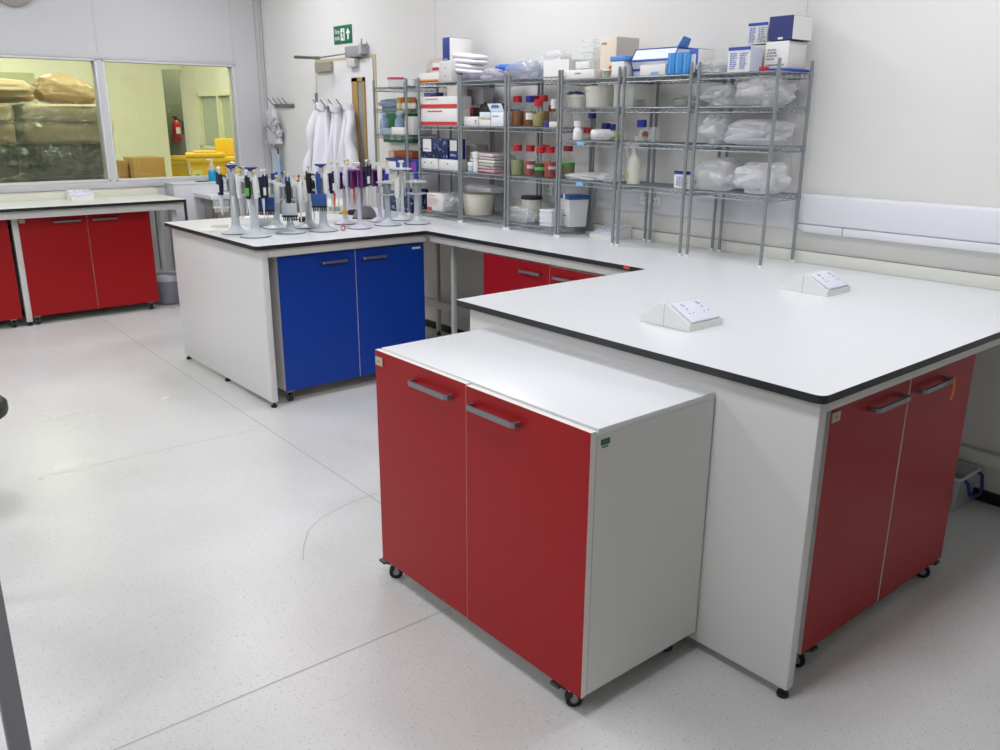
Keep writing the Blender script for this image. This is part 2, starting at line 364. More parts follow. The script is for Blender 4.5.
# ------------------------------------------------------------------ mobile cabinets (front looks along local -y, x to the right)
def caster(mb, x, y, ang):
    X = Matrix.Translation((x, y, 0)) @ Matrix.Rotation(ang, 4, 'Z'); old = mb.x; mb.x = X
    mb.cyl((-.011, 0, .024), (.011, 0, .024), .024, n=18, m=1); mb.cyl((-.013, 0, .024), (.013, 0, .024), .011, n=12, m=0)
    mb.box((-.016, -.005, .022), (-.0135, .006, .06), 0); mb.box((.0135, -.005, .022), (.016, .006, .06), 0)
    mb.box((-.022, -.02, .058), (.022, .02, .068), 0); mb.x = old
def cabinet(label, face, width, depth, loc, rz, split=.5, hx=None, tagm=True, logo=False, group=None, lever=0, wa=0):
    t = thing('mobile_cabinet', label, 'cabinet', loc, rz, group)
    z0, z1 = .07, .827; k = .018; d0 = .02
    b = MB()
    b.box((0, d0, z0), (k, depth, z1-k)); b.box((width-k, d0, z0), (width, depth, z1-k)); b.box((k, d0, z0), (width-k, depth, z0+k))
    b.box((k, depth-.008, z0+k), (width-k, depth, z1-k)); b.box((width*split-k/2, d0, z0+k), (width*split+k/2, depth-.01, z1-k))
    b.build('body', CARC, t)
    MB().box((0, .004+d0, z1-k), (width, depth, z1), 0, .0015).build('top', LAM, t)
    xs = [(0, width*split-.002), (width*split+.002, width)]
    for i, (a, c) in enumerate(xs):
        dz = -.003*i
        d = MB().box((a, -.002*i, z0-.002), (c, d0-.002, z1-.002+dz), 0, 0, fm={'-y': 1}).build('door', [BAND, face], t)
        h0, h1 = (hx[i] if hx else ((c-.2, c-.045) if i == 0 else (a+.03, a+.185)))
        zz = z1-.055; h = MB(); yo = -.002*i
        pr = [(h0, yo+.0), (h0, yo-.022), (h0+.01, yo-.03), (h1-.01, yo-.03), (h1, yo-.022), (h1, yo)]
        pi = [(h1-.009, yo), (h1-.009, yo-.019), (h1-.014, yo-.022), (h0+.014, yo-.022), (h0+.009, yo-.019), (h0+.009, yo)]
        h.prism(pr+pi, zz-.007, zz+.007); h.build('handle', HANDLE, d)
    if tagm: 
        g = MB().box((.006, -.0035, z1-.05), (.046, -.0003, z1-.022)).build('name_tag', BEIGE, t)
        e = MB(); e.box((.018, -.0042, z1-.039), (.026, -.0036, z1-.033)); e.box((.028, -.0042, z1-.039), (.034, -.0036, z1-.033)); e.build('tag_print', TEXTG, g)
    if logo:
        g = MB(); g.box((width, d0+.014, z1-.046), (width+.0012, d0+.046, z1-.031), 0); g.box((width, d0+.018, z1-.054), (width+.0012, d0+.04, z1-.049), 1)
        g.build('maker_plate', [mat('plate green', '#1f6a4a', .4), mat('plate grey', '#7f8690', .4)], t)
    for x, y, a in ((.036, .03, wa), (width-.058, .03, wa), (.06, depth-.06, .4), (width-.06, depth-.06, 1.1)):
        c = MB(); caster(c, x, y, a); co_ = c.build('caster', [STEEL, BLK], t)
        if lever and y < .1: k_ = MB(); k_.box((x+lever*.030, y-.030, .043), (x+lever*.066, y-.006, .053), 0, .004); k_.box((x+lever*.014, y-.022, .048), (x+lever*.034, y-.014, .054)); k_.build('brake_lever', DARKG, co_)
    return t
# local -y faces world -x : rotate by -90 deg (local x -> world -y)
cabinet('red two-door cabinet with a white top standing out in front of the nearest peninsula', REDF, .976, .485, (1.402, 2.303, 0), R(-90), .495, [(.222, .422), (.513, .722)], logo=True, lever=-1, wa=R(-32))
c2 = cabinet('dark red two-door cabinet under the near side of the nearest peninsula', REDF, .897, .55, (2.029, 1.061, 0), 0, .497, [(.208, .405), (.482, .688)], lever=1, wa=R(28))
cabinet('blue two-door cabinet under the peninsula of pipette stands', BLUEF, .955, .55, (2.0, 4.25, 0), 0, .502, [(.26, .42), (.52, .68)], tagm=False)
cabinet('red two-door cabinet under the wall worktop between the peninsulas', REDF, 1.08, .5, (2.972, 3.69, 0), R(-90), .5, [(.32, .48), (.58, .74)], tagm=False)
cabinet('red two-door cabinet under the right end of the window bench', REDF, .955, .42, (1.345, 7.178, 0), 0, .5, [(.24, .432), (.518, .70)])
cabinet('red cabinet cut off by the left picture edge under the window bench', REDF, .955, .42, (.32, 7.178, 0), 0, .5, tagm=False)
o = MB(); o.box((.0, -.0035, .79), (.06, -.0005, .802)); o.build('maker_strip', WP, None, (2.88, 4.25, 0)); bpy.data.objects['maker_strip'].parent = [q for q in bpy.data.objects if q.get('label', '').startswith('blue two-door')][0]
bpy.data.objects['maker_strip'].location = (.87, 0, 0)
# orange lanyard tag on a handle
p = at(952, 377, 'y', 1.03)
rb = MB().grid(lambda u, v: (p.x-.006+.012*u*(1+.7*v)-.004*v, 1.024-.004*math.sin(3*v), .79-.075*v), 4, 8).build('ribbon', mat('orange ribbon', '#e0821e', .6))
rb.modifiers.new('t', 'SOLIDIFY').thickness = .001
tag(rb, 'orange ribbon hanging from the right handle of the dark red cabinet', 'ribbon')

# ------------------------------------------------------------------ bench socket pods
def pod(label, x, y, rz=0, L=.33, cat='socket pod', half=False):
    t = thing('socket_pod', label, cat, (x, y, .9004), rz)
    # profile along local y (long), extruded along x
    w_ = .172
    a = [(0, 0), (0, .07), (.02, .07), (.16, .022), (.16, 0)] if half else [(0, 0), (0, .022), (.078, .072), (.108, .072), (.203, .022), (.203, 0)]
    b = MB(); n = len(a)
    vs = [(-w_/2, -q[0], q[1]) for q in a]+[(w_/2, -q[0], q[1]) for q in a]
    b.add(vs, [tuple(range(n)), tuple(reversed(range(n, 2*n)))]+[(i, (i+1) % n, n+(i+1) % n, n+i) for i in range(n)])
    b.build('housing', WP, t)
    if not half: MB().box((-w_/2-.0008, -.0985, 0), (w_/2+.0008, -.097, .0728)).build('joint', mat('pod joint', '#b9b9b6', .5), t)
    ang = math.atan2(.05, .095) if not half else math.atan2(.048, .14); X = Matrix.Translation((0, -.1555, .047) if not half else (0, -.09, .046)) @ Matrix.Rotation(ang, 4, 'X')
    f = MB(); f.x = X; f.box((-.073, -.05, .0005), (.073, .05, .009), 0, .003); fo = f.build('socket_plate', mat('socket plate', '#e3e3ee', .3), t)
    for sx in (-.038, .038):
        h = MB(); h.x = X
        h.box((sx-.002, .004, .0091), (sx+.002, .013, .0095)); h.box((sx-.013, -.014, .0091), (sx-.007, -.0105, .0095)); h.box((sx+.007, -.014, .0091), (sx+.013, -.0105, .0095))
        h.box((sx-.006, .024, .0091), (sx+.006, .036, .0112), 1, .001)
        h.build('pin_holes', [mat('socket slot', '#6d6e72', .5), WP], fo)
    return t
pod('white angled socket pod standing nearest on the peninsula worktop', 2.225, 1.822, R(0))
pod('white angled socket pod farther back on the peninsula worktop', 3.085, 1.845, R(0))
q = pod('white socket pod against the wall under the third wire rack', 3.658, 3.30, R(-90), half=True)
q = pod('white socket pod at the back of the window bench', 1.895, 7.633, 0, half=True)

# ------------------------------------------------------------------ trunking and sockets on the right wall
tr = thing('cable_trunking', 'white dado trunking along the right wall behind the racks', 'trunking', (WX-.0005, 2.21, 1.05))
MB().box((-.026, 0, 0), (0, 3.55, .155), 0, .003).build('channel', mat('trunking grey', '#d2d3d6', .35), tr)
tr2 = thing('cable_trunking', 'bright white trunking cover on the wall right of the racks', 'trunking', (WX-.0005, -1.4, 1.045))
b = MB(); b.box((-.048, 0, .035), (0, 3.6, .172), 0, .012, 3); b.box((-.048, 1.95, .0), (0, 3.6, .034), 0, .003); b.box((-.048, 0, .0), (0, 1.946, .034), 0, .003)
b.build('cover', TRUNK, tr2)
MB().box((-.0486, 3.36, 0), (-.003, 3.364, .036)).build('joint', mat('joint grey', '#8f9094', .5), tr2)
for i, (y, lb) in enumerate(((3.10, 'double wall socket in the trunking behind the second wire rack from the right'), (3.95, 'double wall socket in the trunking behind the bottle rack'))):
    t = thing('wall_socket', lb, 'socket', (WX-.026, y, 1.09))
    MB().box((-.008, -.075, 0), (0, .075, .085), 0, .003).build('plate', WP, t)
    for sy in (-.036, .036):
        h = MB()
        h.box((-.0086, sy-.003, .05), (-.008, sy+.003, .06)); h.box((-.0086, sy-.014, .024), (-.008, sy-.006, .03)); h.box((-.0086, sy+.006, .024), (-.008, sy+.014, .03)); h.box((-.010, sy-.005, .067), (-.008, sy+.005, .079))
        h.build('pin_holes', DARKG, t)

# ------------------------------------------------------------------ door, sign, hooks, coats on the right wall
D0, D1, DT = 5.93, 6.83, 1.985
d = MB(); d.box((WX-.006, D0-.03, 0), (WX, D0, DT+.02)); d.box((WX-.006, D1, 0), (WX, D1+.025, DT+.02)); d.box((WX-.006, D0, DT), (WX, D1, DT+.02))
do = struct(MB().box((WX-.014, D0+.003, .01), (WX-.0005, D1-.003, DT-.003), 0, .002).build('door_1', mat('door paint', '#dddcdb', .45)))
d.build('door_frame', mat('beige frame', '#c2b494', .5), do)
vb, vt = 1.0, 1.845; vy0, vy1 = 6.045, 6.235
v = MB(); v.box((WX-.026, vy0, vb), (WX-.014, vy0+.025, vt)); v.box((WX-.026, vy1-.085, vb), (WX-.014, vy1, vt)); v.box((WX-.026, vy0, vt-.03), (WX-.014, vy1, vt)); v.box((WX-.026, vy0, vb), (WX-.014, vy1, vb+.03))
v.build('vision_frame', WOOD, do)
MB().box((WX-.018, vy0+.025, vb+.03), (WX-.0145, vy1-.085, vt-.03)).build('vision_pane', FROST, do)
MB().box((WX-.03, D1-.01, 1.60), (WX-.012, D1+.012, 1.74)).build('hinge', STEEL, do)
g = MB(); g.box((WX-.012, 5.955, 1.79), (WX-.002, 5.985, 1.825), 0, .002); g.build('latch', mat('latch beige', '#cbbd9d', .5), do)
# closer: box with arm, and tan bracket on the leaf
t = thing('door_closer', 'silver door closer with folded arm above the door', 'door closer', (WX, 6.13, 2.0))
MB().box((-.06, -.09, -.005), (-.002, .13, .075), 0, .004).build('body', mat('closer silver', '#b0b2b4', .35, .5), t)
MB().box((-.07, -.13, .01), (-.002, -.092, .085), 0, .004).build('end_cap', GREYP, t)
MB().box((-.055, .0, -.075), (-.016, .12, -.012), 0, .002).build('bracket', mat('pale bracket', '#c9c7c2', .45), t)
a = MB(); a.tube([(-.07, .11, .022), (-.16, .36, .0), (-.16, .40, .0)], .006, 8); a.box((-.18, .37, -.012), (-.145, .43, .012), 0, .003); a.tube([(-.16, .40, .0), (-.20, .70, .02)], [.011, .013], 8)
a.build('arm', STEEL, t); a = MB(); a.tube([(-.05, -.11, .085), (-.05, -.115, .12)], .005, 6); a.build('stub_wire', STEEL, t); a = MB(); a.tube([(-.05, -.13, .06), (-.055, -.19, .07), (-.055, -.2, .095)], .004, 6)
a.build('bent_wire', STEEL, t)
br = MB(); br.box((WX-.04, 6.53, 1.905), (WX-.0155, 6.80, 1.98), 0, .003)
tag(br.build('door_bracket', TAN), 'tan metal bracket plate at the top of the door by the closer arm', 'bracket')
# exit sign
y0, y1, z0, z1 = 6.235, 6.515, 2.108, 2.243
sg = thing('exit_sign', 'green fire exit sign with running man and up arrow above the door', 'sign', (WX, y1, z0)); SW, SH = y1-y0, z1-z0
MB().box((-.006, -SW, 0), (-.0005, 0, SH), 0, .001).build('plate', SIGNG, sg)
def on_sign(mb, poly, m=0):       # poly in (right, up) metres from the lower-left corner, laid on the plate
    n = len(poly); mb.add([(-.0068, -a_, b_) for a_, b_ in poly]+[(-.006, -a_, b_) for a_, b_ in poly], [tuple(range(n)), tuple(reversed(range(n, 2*n)))]+[(i, (i+1) % n, n+(i+1) % n, n+i) for i in range(n)], m)
mk = MB()
on_sign(mk, [(.214, .028), (.236, .028), (.236, .072), (.258, .072), (.225, .112), (.192, .072), (.214, .072)])   # arrow up
on_sign(mk, [(.112, .022), (.172, .022), (.172, .112), (.112, .112)])                                            # doorway
mk.build('arrow_and_doorway', SIGNW, sg)
rn = MB(); rn.x = Matrix.Translation((-.0009, 0, 0))
cx, cy = .149, .098
on_sign(rn, [(cx+.008*math.cos(k*.785), cy+.008*math.sin(k*.785)) for k in range(8)])
for p in ([(.138, .086), (.152, .088), (.15, .062), (.138, .06)], [(.140, .064), (.15, .064), (.162, .045), (.156, .03), (.150, .032), (.154, .044)], [(.138, .064), (.146, .06), (.138, .046), (.122, .044), (.122, .05), (.134, .052)],
          [(.15, .088), (.154, .082), (.165, .076), (.165, .070), (.152, .075)], [(.14, .087), (.139, .079), (.128, .072), (.124, .077), (.134, .084)]): on_sign(rn, p)
rn.build('running_man', SIGNG, sg)
def text(body, size, loc, rot, m, parent, name='lettering', align='LEFT'):
    cu = bpy.data.curves.new(name, 'FONT'); cu.body = body; cu.size = size; cu.extrude = .0004; cu.align_x = align
    to = bpy.data.objects.new(name+'_tmp', cu); C.objects.link(to); bpy.context.view_layer.update()
    me = bpy.data.meshes.new_from_object(to.evaluated_get(bpy.context.evaluated_depsgraph_get())); bpy.data.objects.remove(to)
    o = bpy.data.objects.new(name, me); C.objects.link(o); me.materials.clear(); me.materials.append(m); o.parent = parent; o.location = loc; o.rotation_euler = rot; return o
ROTX = (R(90), 0, R(-90))      # faces world -x
text('Fire', .05, (-.0068, -.018, .076), ROTX, SIGNW, sg); text('exit', .05, (-.0068, -.018, .03), ROTX, SIGNW, sg)
# hook rails
def hooks(label, y0, y1, z, x=WX, n=4):
    t = thing('hook_rail', label, 'hook rail', (x, y0, z))
    MB().box((-.014, 0, 0), (-.0006, y1-y0, .034), 0, .002).build('bar', STEEL, t)
    for k in range(n):
        y = (y1-y0)*(k+.5)/n
        MB().tube([(-.012, y, .017), (-.05, y, .03), (-.085, y+.02, .085)], .005, 8).build('hook', STEEL, t)
    return t
hooks('steel four-hook rail on the wall left of the door', 7.28, 7.66, 1.625)
hooks('steel hook rail on the door holding the lab coats', 6.28, 6.80, 1.60, WX-.014)
def coat(label, px0, px1, ztop, seed, sleeve=0, depth=.10, x0=WX-.02):
    ya = at(px1, 130, 'x', 3.62).y; yb = at(px0, 130, 'x', 3.62).y; yc = (ya+yb)/2; hw = (yb-ya)/2
    t = thing('lab_coat', label, 'lab coat', (x0, yc, 0), 0, 'lab coats on the door hooks'); zb = .62
    rnd = random.Random(seed); ph = [rnd.uniform(0, 6.3) for _ in range(6)]
    def surf(u, v):
        z = ztop+(zb-ztop)*v; e = .30+.66*min(1, v/.5)**.75+.03*math.sin(v*6+ph[3])
        a = math.pi*u; y = -math.cos(a)*hw*e
        pl = math.sin(u*17+ph[0]+v*1.6)*.55+math.sin(u*31+ph[1]-v*2.5)*.3+math.sin(u*9+ph[2]+v*3)*.4
        d = (.03+depth*(min(1, .25+v*1.6))*(math.sin(a)**.6 if 0 < u < 1 else 0))*(1+.42*pl*min(1, .35+v*2))
        return (-max(.004, d if 0 < u < 1 else .004), y, z)
    b = MB().grid(surf, 56, 36).build('body', COAT, t, smooth=80); b.modifiers.new('s', 'SOLIDIFY').thickness = .004
    c = MB(); c.grid(lambda u, v: (-.035-.06*math.sin(math.pi*u)*(1-.3*v)-.01*v, (-.05+.10*u)*(1-.2*v), ztop+.012-.06*v+.008*math.cos(math.pi*(u-.5)*2)), 12, 6)
    co_ = c.build('collar', COAT, t, smooth=80); co_.modifiers.new('s', 'SOLIDIFY').thickness = .004
    if sleeve:
        sgn = sleeve; pts = []; rs = []
        for k in range(15):
            v = k/14; pts.append((-.06-.05*math.sin(v*2.6)-.012*math.sin(v*14+ph[4]), sgn*(hw*.45+.10*math.sin(v*1.9)+.012*math.sin(v*11)), ztop-.06-.62*v)); rs.append(.036+.010*math.sin(v*9+ph[5])+.008*v)
        MB().tube(pts, rs, 16).build('sleeve', COAT, t, smooth=80)
    return t
coat('white lab coat nearest the wall hook rail, sleeve hanging free', 314, 329, 1.645, 3, 1)
coat('white lab coat hanging in the middle of the three on the door', 328.5, 341, 1.63, 11, 0, .09)
coat('white lab coat hanging beside the wood framed door pane', 341.5, 353, 1.645, 23, -1)
# green first aid case on the wall
t = thing('first_aid_case', 'green wall case behind the farthest wire rack', 'wall case', (WX, yz(412.5, 3.645, 1.4), 1.365))
MB().box((-.055, 0, 0), (-.0005, .40, .31), 0, .008).build('case', GREENB, t)
MB().box((-.057, .10, .215), (-.0551, .2, .275)).build('label', SIGNW, t)
MB().box((-.058, .15, .02), (-.0551, .20, .06)).build('catch', mat('case cream', '#a8b27c', .5), t); MB().box((-.058, .25, .02), (-.0551, .29, .055)).build('catch', mat('case cream', '#a8b27c', .5), t)
# clock on the window wall
p = at(15, 1, 'y', WY); t = thing('wall_clock', 'round white wall clock cut off by the top picture edge', 'clock', (p.x-.01, WY, 2.345+.165))
X = Matrix.Rotation(R(90), 4, 'X')
c = MB(); c.x = X; c.lathe([(.165, 0.001), (.165, .03), (.161, .033), (.158, .03), (.158, .026)], 40); c.build('rim', mat('clock rim', '#a09a92', .4), t)
c = MB(); c.x = X; c.lathe([(.157, .018), (.157, .0255)], 40); c.build('dial', mat('clock dial', '#d6dade', .3), t)
h = MB(); h.x = X; h.box((-.003, 0, .026), (.003, .085, .028)); h.box((0, -.003, .028), (.11, .003, .03)); h.build('hands', DARKG, t)

# ------------------------------------------------------------------ helpers for loose things
def blob_mesh(L, W_, H, seed, nu=36, nv=18, rough=.28, freq=3.2, flat=True, fine=.08, ex=.75):
    def fn(u, v):
        a = 2*math.pi*u; b = -math.pi/2+math.pi*v
        p = Vector((math.cos(a)*math.cos(b), math.sin(a)*math.cos(b), math.sin(b)))
        e = Vector((math.copysign(abs(p.x)**ex, p.x), math.copysign(abs(p.y)**ex, p.y), math.copysign(abs(p.z)**(ex if ex < .5 else 1), p.z)))
        q = p*freq/2+Vector((seed*3.1, seed*1.7, seed*.9))
        k = 1+rough*noise.noise(q)+fine*noise.noise(q*3.3)+fine*.6*noise.noise(q*7)
        e = e*k; z = max(-.92, e.z) if flat else e.z
        return (max(-1.05, min(1.05, e.x))*L/2, max(-1.05, min(1.05, e.y))*W_/2, (z+.92)*H/1.92)
    return MB().grid(fn, nu, nv)
def bag(label, x0, x1, y0, y1, z, h, seed, m=FILM, name='plastic_bag', cat='plastic bag', group=None, inner=True, rough=.3, marks=None):
    y0, y1 = fixy(y0, z+h/2), fixy(y1, z+h/2)
    t = thing(name, label, cat, ((x0+x1)/2, (y0+y1)/2, z), 0, group)
    L = (x1-x0)/1.05; W_ = (y1-y0)/1.05
    b = blob_mesh(L, W_, h, seed, 60, 34, rough, 3.6, True, .10).build('film', m, t, smooth=75)
    if inner:
        n = MB(); rnd = random.Random(seed)
        for k in range(3):
            n.x = Matrix.Translation((rnd.uniform(-.22, .22)*L, rnd.uniform(-.28, .28)*W_, rnd.uniform(.22, .5)*h)) @ Matrix.Rotation(rnd.uniform(0, 6), 4, 'Z') @ Matrix.Rotation(rnd.uniform(-.6, .6), 4, 'X')
            n.box((-.16*L, -.13*W_, -.1*h), (.16*L, .13*W_, .1*h), 0, .004)
        n.build('contents', FILMW, t)
    if marks:
        n = MB(); rnd = random.Random(seed+5)
        for k in range(6):
            y = rnd.uniform(-.25, .25)*W_; zz = rnd.uniform(.3, .55)*h
            n.x = Matrix.Translation((-.36*L, y, zz)) @ Matrix.Rotation(rnd.uniform(-.8, .8), 4, 'X'); n.box((0, -.018, -.003), (.001, .018, .003))
        n.build('print', marks, t)
    return t
def lines(mb, x, y0, y1, z0, z1, n, m, t=.0012, axis='x', sgn=-1, rnd=None):
    for k in range(n):
        z = z0+(z1-z0)*(k+.5)/n; h = (z1-z0)/n*.28; e = y1 if not rnd else y0+(y1-y0)*rnd.uniform(.55, 1)
        if axis == 'x': mb.box((x, y0, z-h), (x+sgn*t, e, z+h), m)
        else: mb.box((y0, x, z-h), (e, x+sgn*t, z+h), m)
def carton(label, x0, x1, y0, y1, z, h, body=WPAP, bands=(), panels=(), txt=None, open_top=False, name='carton', cat='box', group=None, side=None, rz=0, flaps=None, lid=None):
    """box standing at z; bands/panels lie on its -x face: (ya, yb, za, zb, mat) as fractions from the picture's left"""
    y0, y1 = fixy(y0, z+h/2), fixy(y1, z+h/2)
    t = thing(name, label, cat, ((x0+x1)/2, (y0+y1)/2, z), rz, group); L = (x1-x0)/2; W_ = (y1-y0)/2
    b = MB()
    if open_top:
        k = .003
        b.box((-L, -W_, 0), (L, W_, k)); b.box((-L, -W_, k), (-L+k, W_, h)); b.box((L-k, -W_, k), (L, W_, h)); b.box((-L+k, -W_, k), (L-k, -W_+k, h)); b.box((-L+k, W_-k, k), (L-k, W_, h))
    else: b.box((-L, -W_, 0), (L, W_, h), 0, min(.002, h*.05), fm={'-y': 1} if side else None)
    if open_top and side: b.box((-L+.001, -W_-.0012, .002), (L, -W_-.0002, h-.001), 1)
    b.build('body', [body, side] if side else [body], t)
    if open_top and side:
        pass
    if flaps:
        f = MB(); hh = h
        f.add([(-L, -W_, hh), (-L, W_, hh), (-L-.02, W_, hh+.05), (-L-.02, -W_, hh+.05)], [(0, 1, 2, 3)]) if flaps != 'side' else None
        f.add([(-L, -W_, hh), (L, -W_, hh), (L, -W_-.03, hh+.035), (-L, -W_-.03, hh+.035)], [(0, 1, 2, 3)])
        fo = f.build('flap', lid or body, t, smooth=0); fo.modifiers.new('t', 'SOLIDIFY').thickness = .003
    mats = []; p = MB()
    for ya, yb, za, zb, m in list(bands)+list(panels):
        if m not in mats: mats.append(m)
        p.box((-L-.0015, W_-2*W_*ya, h*za), (-L-.0002, W_-2*W_*yb, h*zb), mats.index(m))
    if txt:
        rnd = random.Random(len(label))
        for ya, yb, za, zb, n, m in txt:
            if m not in mats: mats.append(m)
            for k in range(n):
                zz = h*(za+(zb-za)*(k+.5)/n); th = h*(zb-za)/n*.25; y = W_-2*W_*ya; e = W_-2*W_*(ya+(yb-ya)*rnd.uniform(.6, 1))
                while y > e:
                    wd = rnd.uniform(.006, .018); p.box((-L-.0022, y, zz-th), (-L-.0016, max(e, y-wd), zz+th), mats.index(m)); y -= wd+.004
    if mats: p.build('print', mats, t)
    return t
def bottle(label, x, y, z, r, h, cap=REDP, liq=None, fill=.6, lab=None, body=BOTG, name='reagent_bottle', cat='bottle', group=None, caph=.03, neck=.4, labw=None):
    y = fixy(y, z+h/2); t = thing(name, label, cat, (x, y, z), 0, group)
    hb = h-caph; nr = r*neck+.004
    prof = [(r*.9, 0), (r, .006), (r, hb*.62), (r*.93, hb*.70), (r*.72, hb*.80), (nr, hb*.88), (nr, hb)]
    MB().lathe(prof, 20).build('glass', body, t)
    if liq:
        zf = hb*fill; pr = [(r*.85, .004), (r*.94, .009)]
        if fill <= .62: pr += [(r*.94, zf)]
        else: pr += [(r*.94, hb*.60), (r*.87, min(zf, hb*.70)), ]
        MB().lathe(pr, 20).build('liquid', liq, t)
    MB().lathe([(nr+.006, hb-.006), (nr+.007, hb), (nr+.007, h-.002), (nr+.004, h)], 20).build('cap', cap, t)
    if lab:
        m, z0, z1, a0, a1 = lab; n = MB(); base = math.atan2(-y, -x)
        n.grid(lambda u, v: ((r+.0008)*math.cos(base+R(a0+(a1-a0)*u)), (r+.0008)*math.sin(base+R(a0+(a1-a0)*u)), hb*(z0+(z1-z0)*v)), 10, 1); n.build('label', m, t)
    return t
def tub(label, x, y, z, r, h, body=MILKY, lid=None, lidh=.02, name='tub', cat='tub', group=None, taper=.94, band=None):
    y = fixy(y, z+h/2); t = thing(name, label, cat, (x, y, z), 0, group)
    MB().lathe([(r*taper*.97, 0), (r*taper, .004), (r, h-lidh), (r+.003, h-lidh), (r+.003, h-lidh+.004)], 24).build('body', body, t)
    if lid: MB().lathe([(r+.005, h-lidh+.0045), (r+.005, h-.004), (r+.002, h), ], 24).build('lid', lid, t)
    if band: MB().lathe([(r*.975+.001, h*band[1]), (r*.985+.0015, h*band[2])], 24).build('label', band[0], t)
    return t

# ------------------------------------------------------------------ wire racks on the wall worktop
XF, XB = 3.372, 3.632
LP = [1.218, 1.43, 1.60, 1.745]; LQ = [.942, 1.216, 1.495, 1.762]
def rack(label, ya, yb, levels):
    t = thing('wire_rack', label, 'wire rack', (XF, ya, .9), 0, 'wire racks on the wall worktop'); D = XB-XF; W_ = yb-ya
    for x in (0, D):
        for y in (0, W_):
            p = MB(); p.lathe([(.0081, .012), (.0081, .893), (.005, .897)], 10, 0, (x, y, 0))
            for z in levels: p.lathe([(.0095, z-.9-.026), (.0100, z-.9+.003)], 10, 0, (x, y, 0))
            po = p.build('post', POST, t)
            MB().lathe([(.012, .0005), (.012, .008), (.0095, .0125)], 10, 0, (x, y, 0)).build('foot', WP, po)
    for z in levels:
        s = MB(); zz = z-.9; e = .010
        for dz, r in ((-.002, .0026), (-.024, .0026)):
            s.tube([(0, e, zz+dz), (0, W_-e, zz+dz)], r, 6); s.tube([(D, e, zz+dz), (D, W_-e, zz+dz)], r, 6)
            s.tube([(e, 0, zz+dz), (D-e, 0, zz+dz)], r, 6); s.tube([(e, W_, zz+dz), (D-e, W_, zz+dz)], r, 6)
        def zig(a, b, n): s.tube([Vector(a)+(Vector(b)-Vector(a))*k/n+Vector((0, 0, -.003 if k % 2 else -.023)) for k in range(n+1)], .0018, 5)
        zig((0, e, zz), (0, W_-e, zz), 22); zig((D, e, zz), (D, W_-e, zz), 22); zig((e, 0, zz), (D-e, 0, zz), 12); zig((e, W_, zz), (D-e, W_, zz), 12)
        n = int(W_/.014)
        for k in range(1, n): s.tube([(0, W_*k/n, zz+.0015), (D, W_*k/n, zz+.0015)], .0014, 4)
        for x in (D*.35, D*.68): s.tube([(x, 0, zz-.002), (x, W_, zz-.002)], .0026, 5)
        s.build('shelf', POST, t)
    return t
RK = {1: (2.185, 2.600), 2: (2.645, 3.060), 3: (3.095, 3.510), 4: (3.532, 3.950), 5: (3.980, 4.410), 6: (4.432, 4.870), 7: (5.015, 5.420)}
rack('wire rack at the right end of the row, loaded with clear plastic bags', *RK[1], LP)
rack('second wire rack from the right, with a blue and white box on top', *RK[2], LP)
rack('third wire rack from the right, with cream tubs and small white bottles', *RK[3], LP)
rack('fourth wire rack from the right, holding the red capped bottles', *RK[4], LQ)
rack('fifth wire rack from the right, holding an open white box with blue print', *RK[5], LQ)
rack('wire rack holding the two red and white boxes and the navy box', *RK[6], LQ)
rack('farthest wire rack, standing alone before the green wall case', *RK[7], [1.19]+LP[1:])
T = .0035
def B(label, pl, pr, x0, x1, z, h, **k):
    a, b = Y(pr, x0), Y(pl, x0); return carton(label, x0, x1, a, b, z+T, h, **k)
P1, P2, P3, P4 = LP; Q1, Q2, Q3, Q4 = LQ
# --- rack 1
NB = BLUECARD
B('white carton with a printed label under the open navy box on the right-end rack', 765, 788, 3.47, 3.615, P4+.012, .112, txt=[(.1, .6, .3, .75, 4, TEXTG), (.1, .9, .10, .17, 1, TEXTD)], side=mat('side card', '#d6d3cd', .6))
B('flat blue tray under the white carton on the right-end rack', 766, 789, 3.46, 3.625, P4, .010, body=BLUECARD)
B('open navy and white box on top of the white carton on the right-end rack', 769, 793, 3.47, 3.62, P4+.128, .098, body=NAVYCARD, side=mat('white box side', '#e2e0dd', .6), open_top=True, panels=[(.42, .62, .03, .12, WPAP)])
B('plain white box at the back of the right-end rack carrying a blue edged box', 746, 765, 3.52, 3.62, P4, .118)
B('blue edged white box with pale blue print beside the open navy box', 748, 767.5, 3.515, 3.62, P4+.122, .090, bands=[(0, 1, .86, 1, NB)], txt=[(.08, .46, .08, .8, 8, TEXTB), (.54, .94, .08, .8, 8, TEXTB)])
B('open white box with a blue top edge in front on the right-end rack', 728, 750, 3.40, 3.49, P4, .105, bands=[(0, 1, .87, 1, NB)], txt=[(.1, .46, .1, .78, 8, TEXTB), (.54, .92, .1, .78, 8, TEXTB)], open_top=True, side=mat('box side print', '#d3d6e4', .6))
B('small red tin in front of the white carton on the top of the right-end rack', 759, 765, 3.39, 3.42, P4, .018, body=REDP)
def G(label, pl, pr, z, h, seed, x0=3.385, x1=3.625, **k): return bag(label, x0, x1, Y(pr, 3.45), Y(pl, 3.45), z+T, h, seed, **k)
G('crumpled clear wrap left of the open white box on the right-end rack', 698, 727, P4, .055, 2, inner=False)
G('clear bag with blue print at the left of the second shelf of the right-end rack', 703, 737, P3, .095, 3, marks=BLUEP, inner=False)
G('big bulging clear bag on the second shelf of the right-end rack', 735, 783, P3, .128, 4)
G('crumpled milky bag at the left of the third shelf of the right-end rack', 701, 725, P2, .13, 5, m=FILMW, inner=False)
G('big clear bag of plasticware on the third shelf of the right-end rack', 722, 779, P2, .112, 6, marks=BLUEP)
G('long clear bag spilling over the left front of the lowest shelf of the right-end rack', 692, 738, P1, .145, 7)
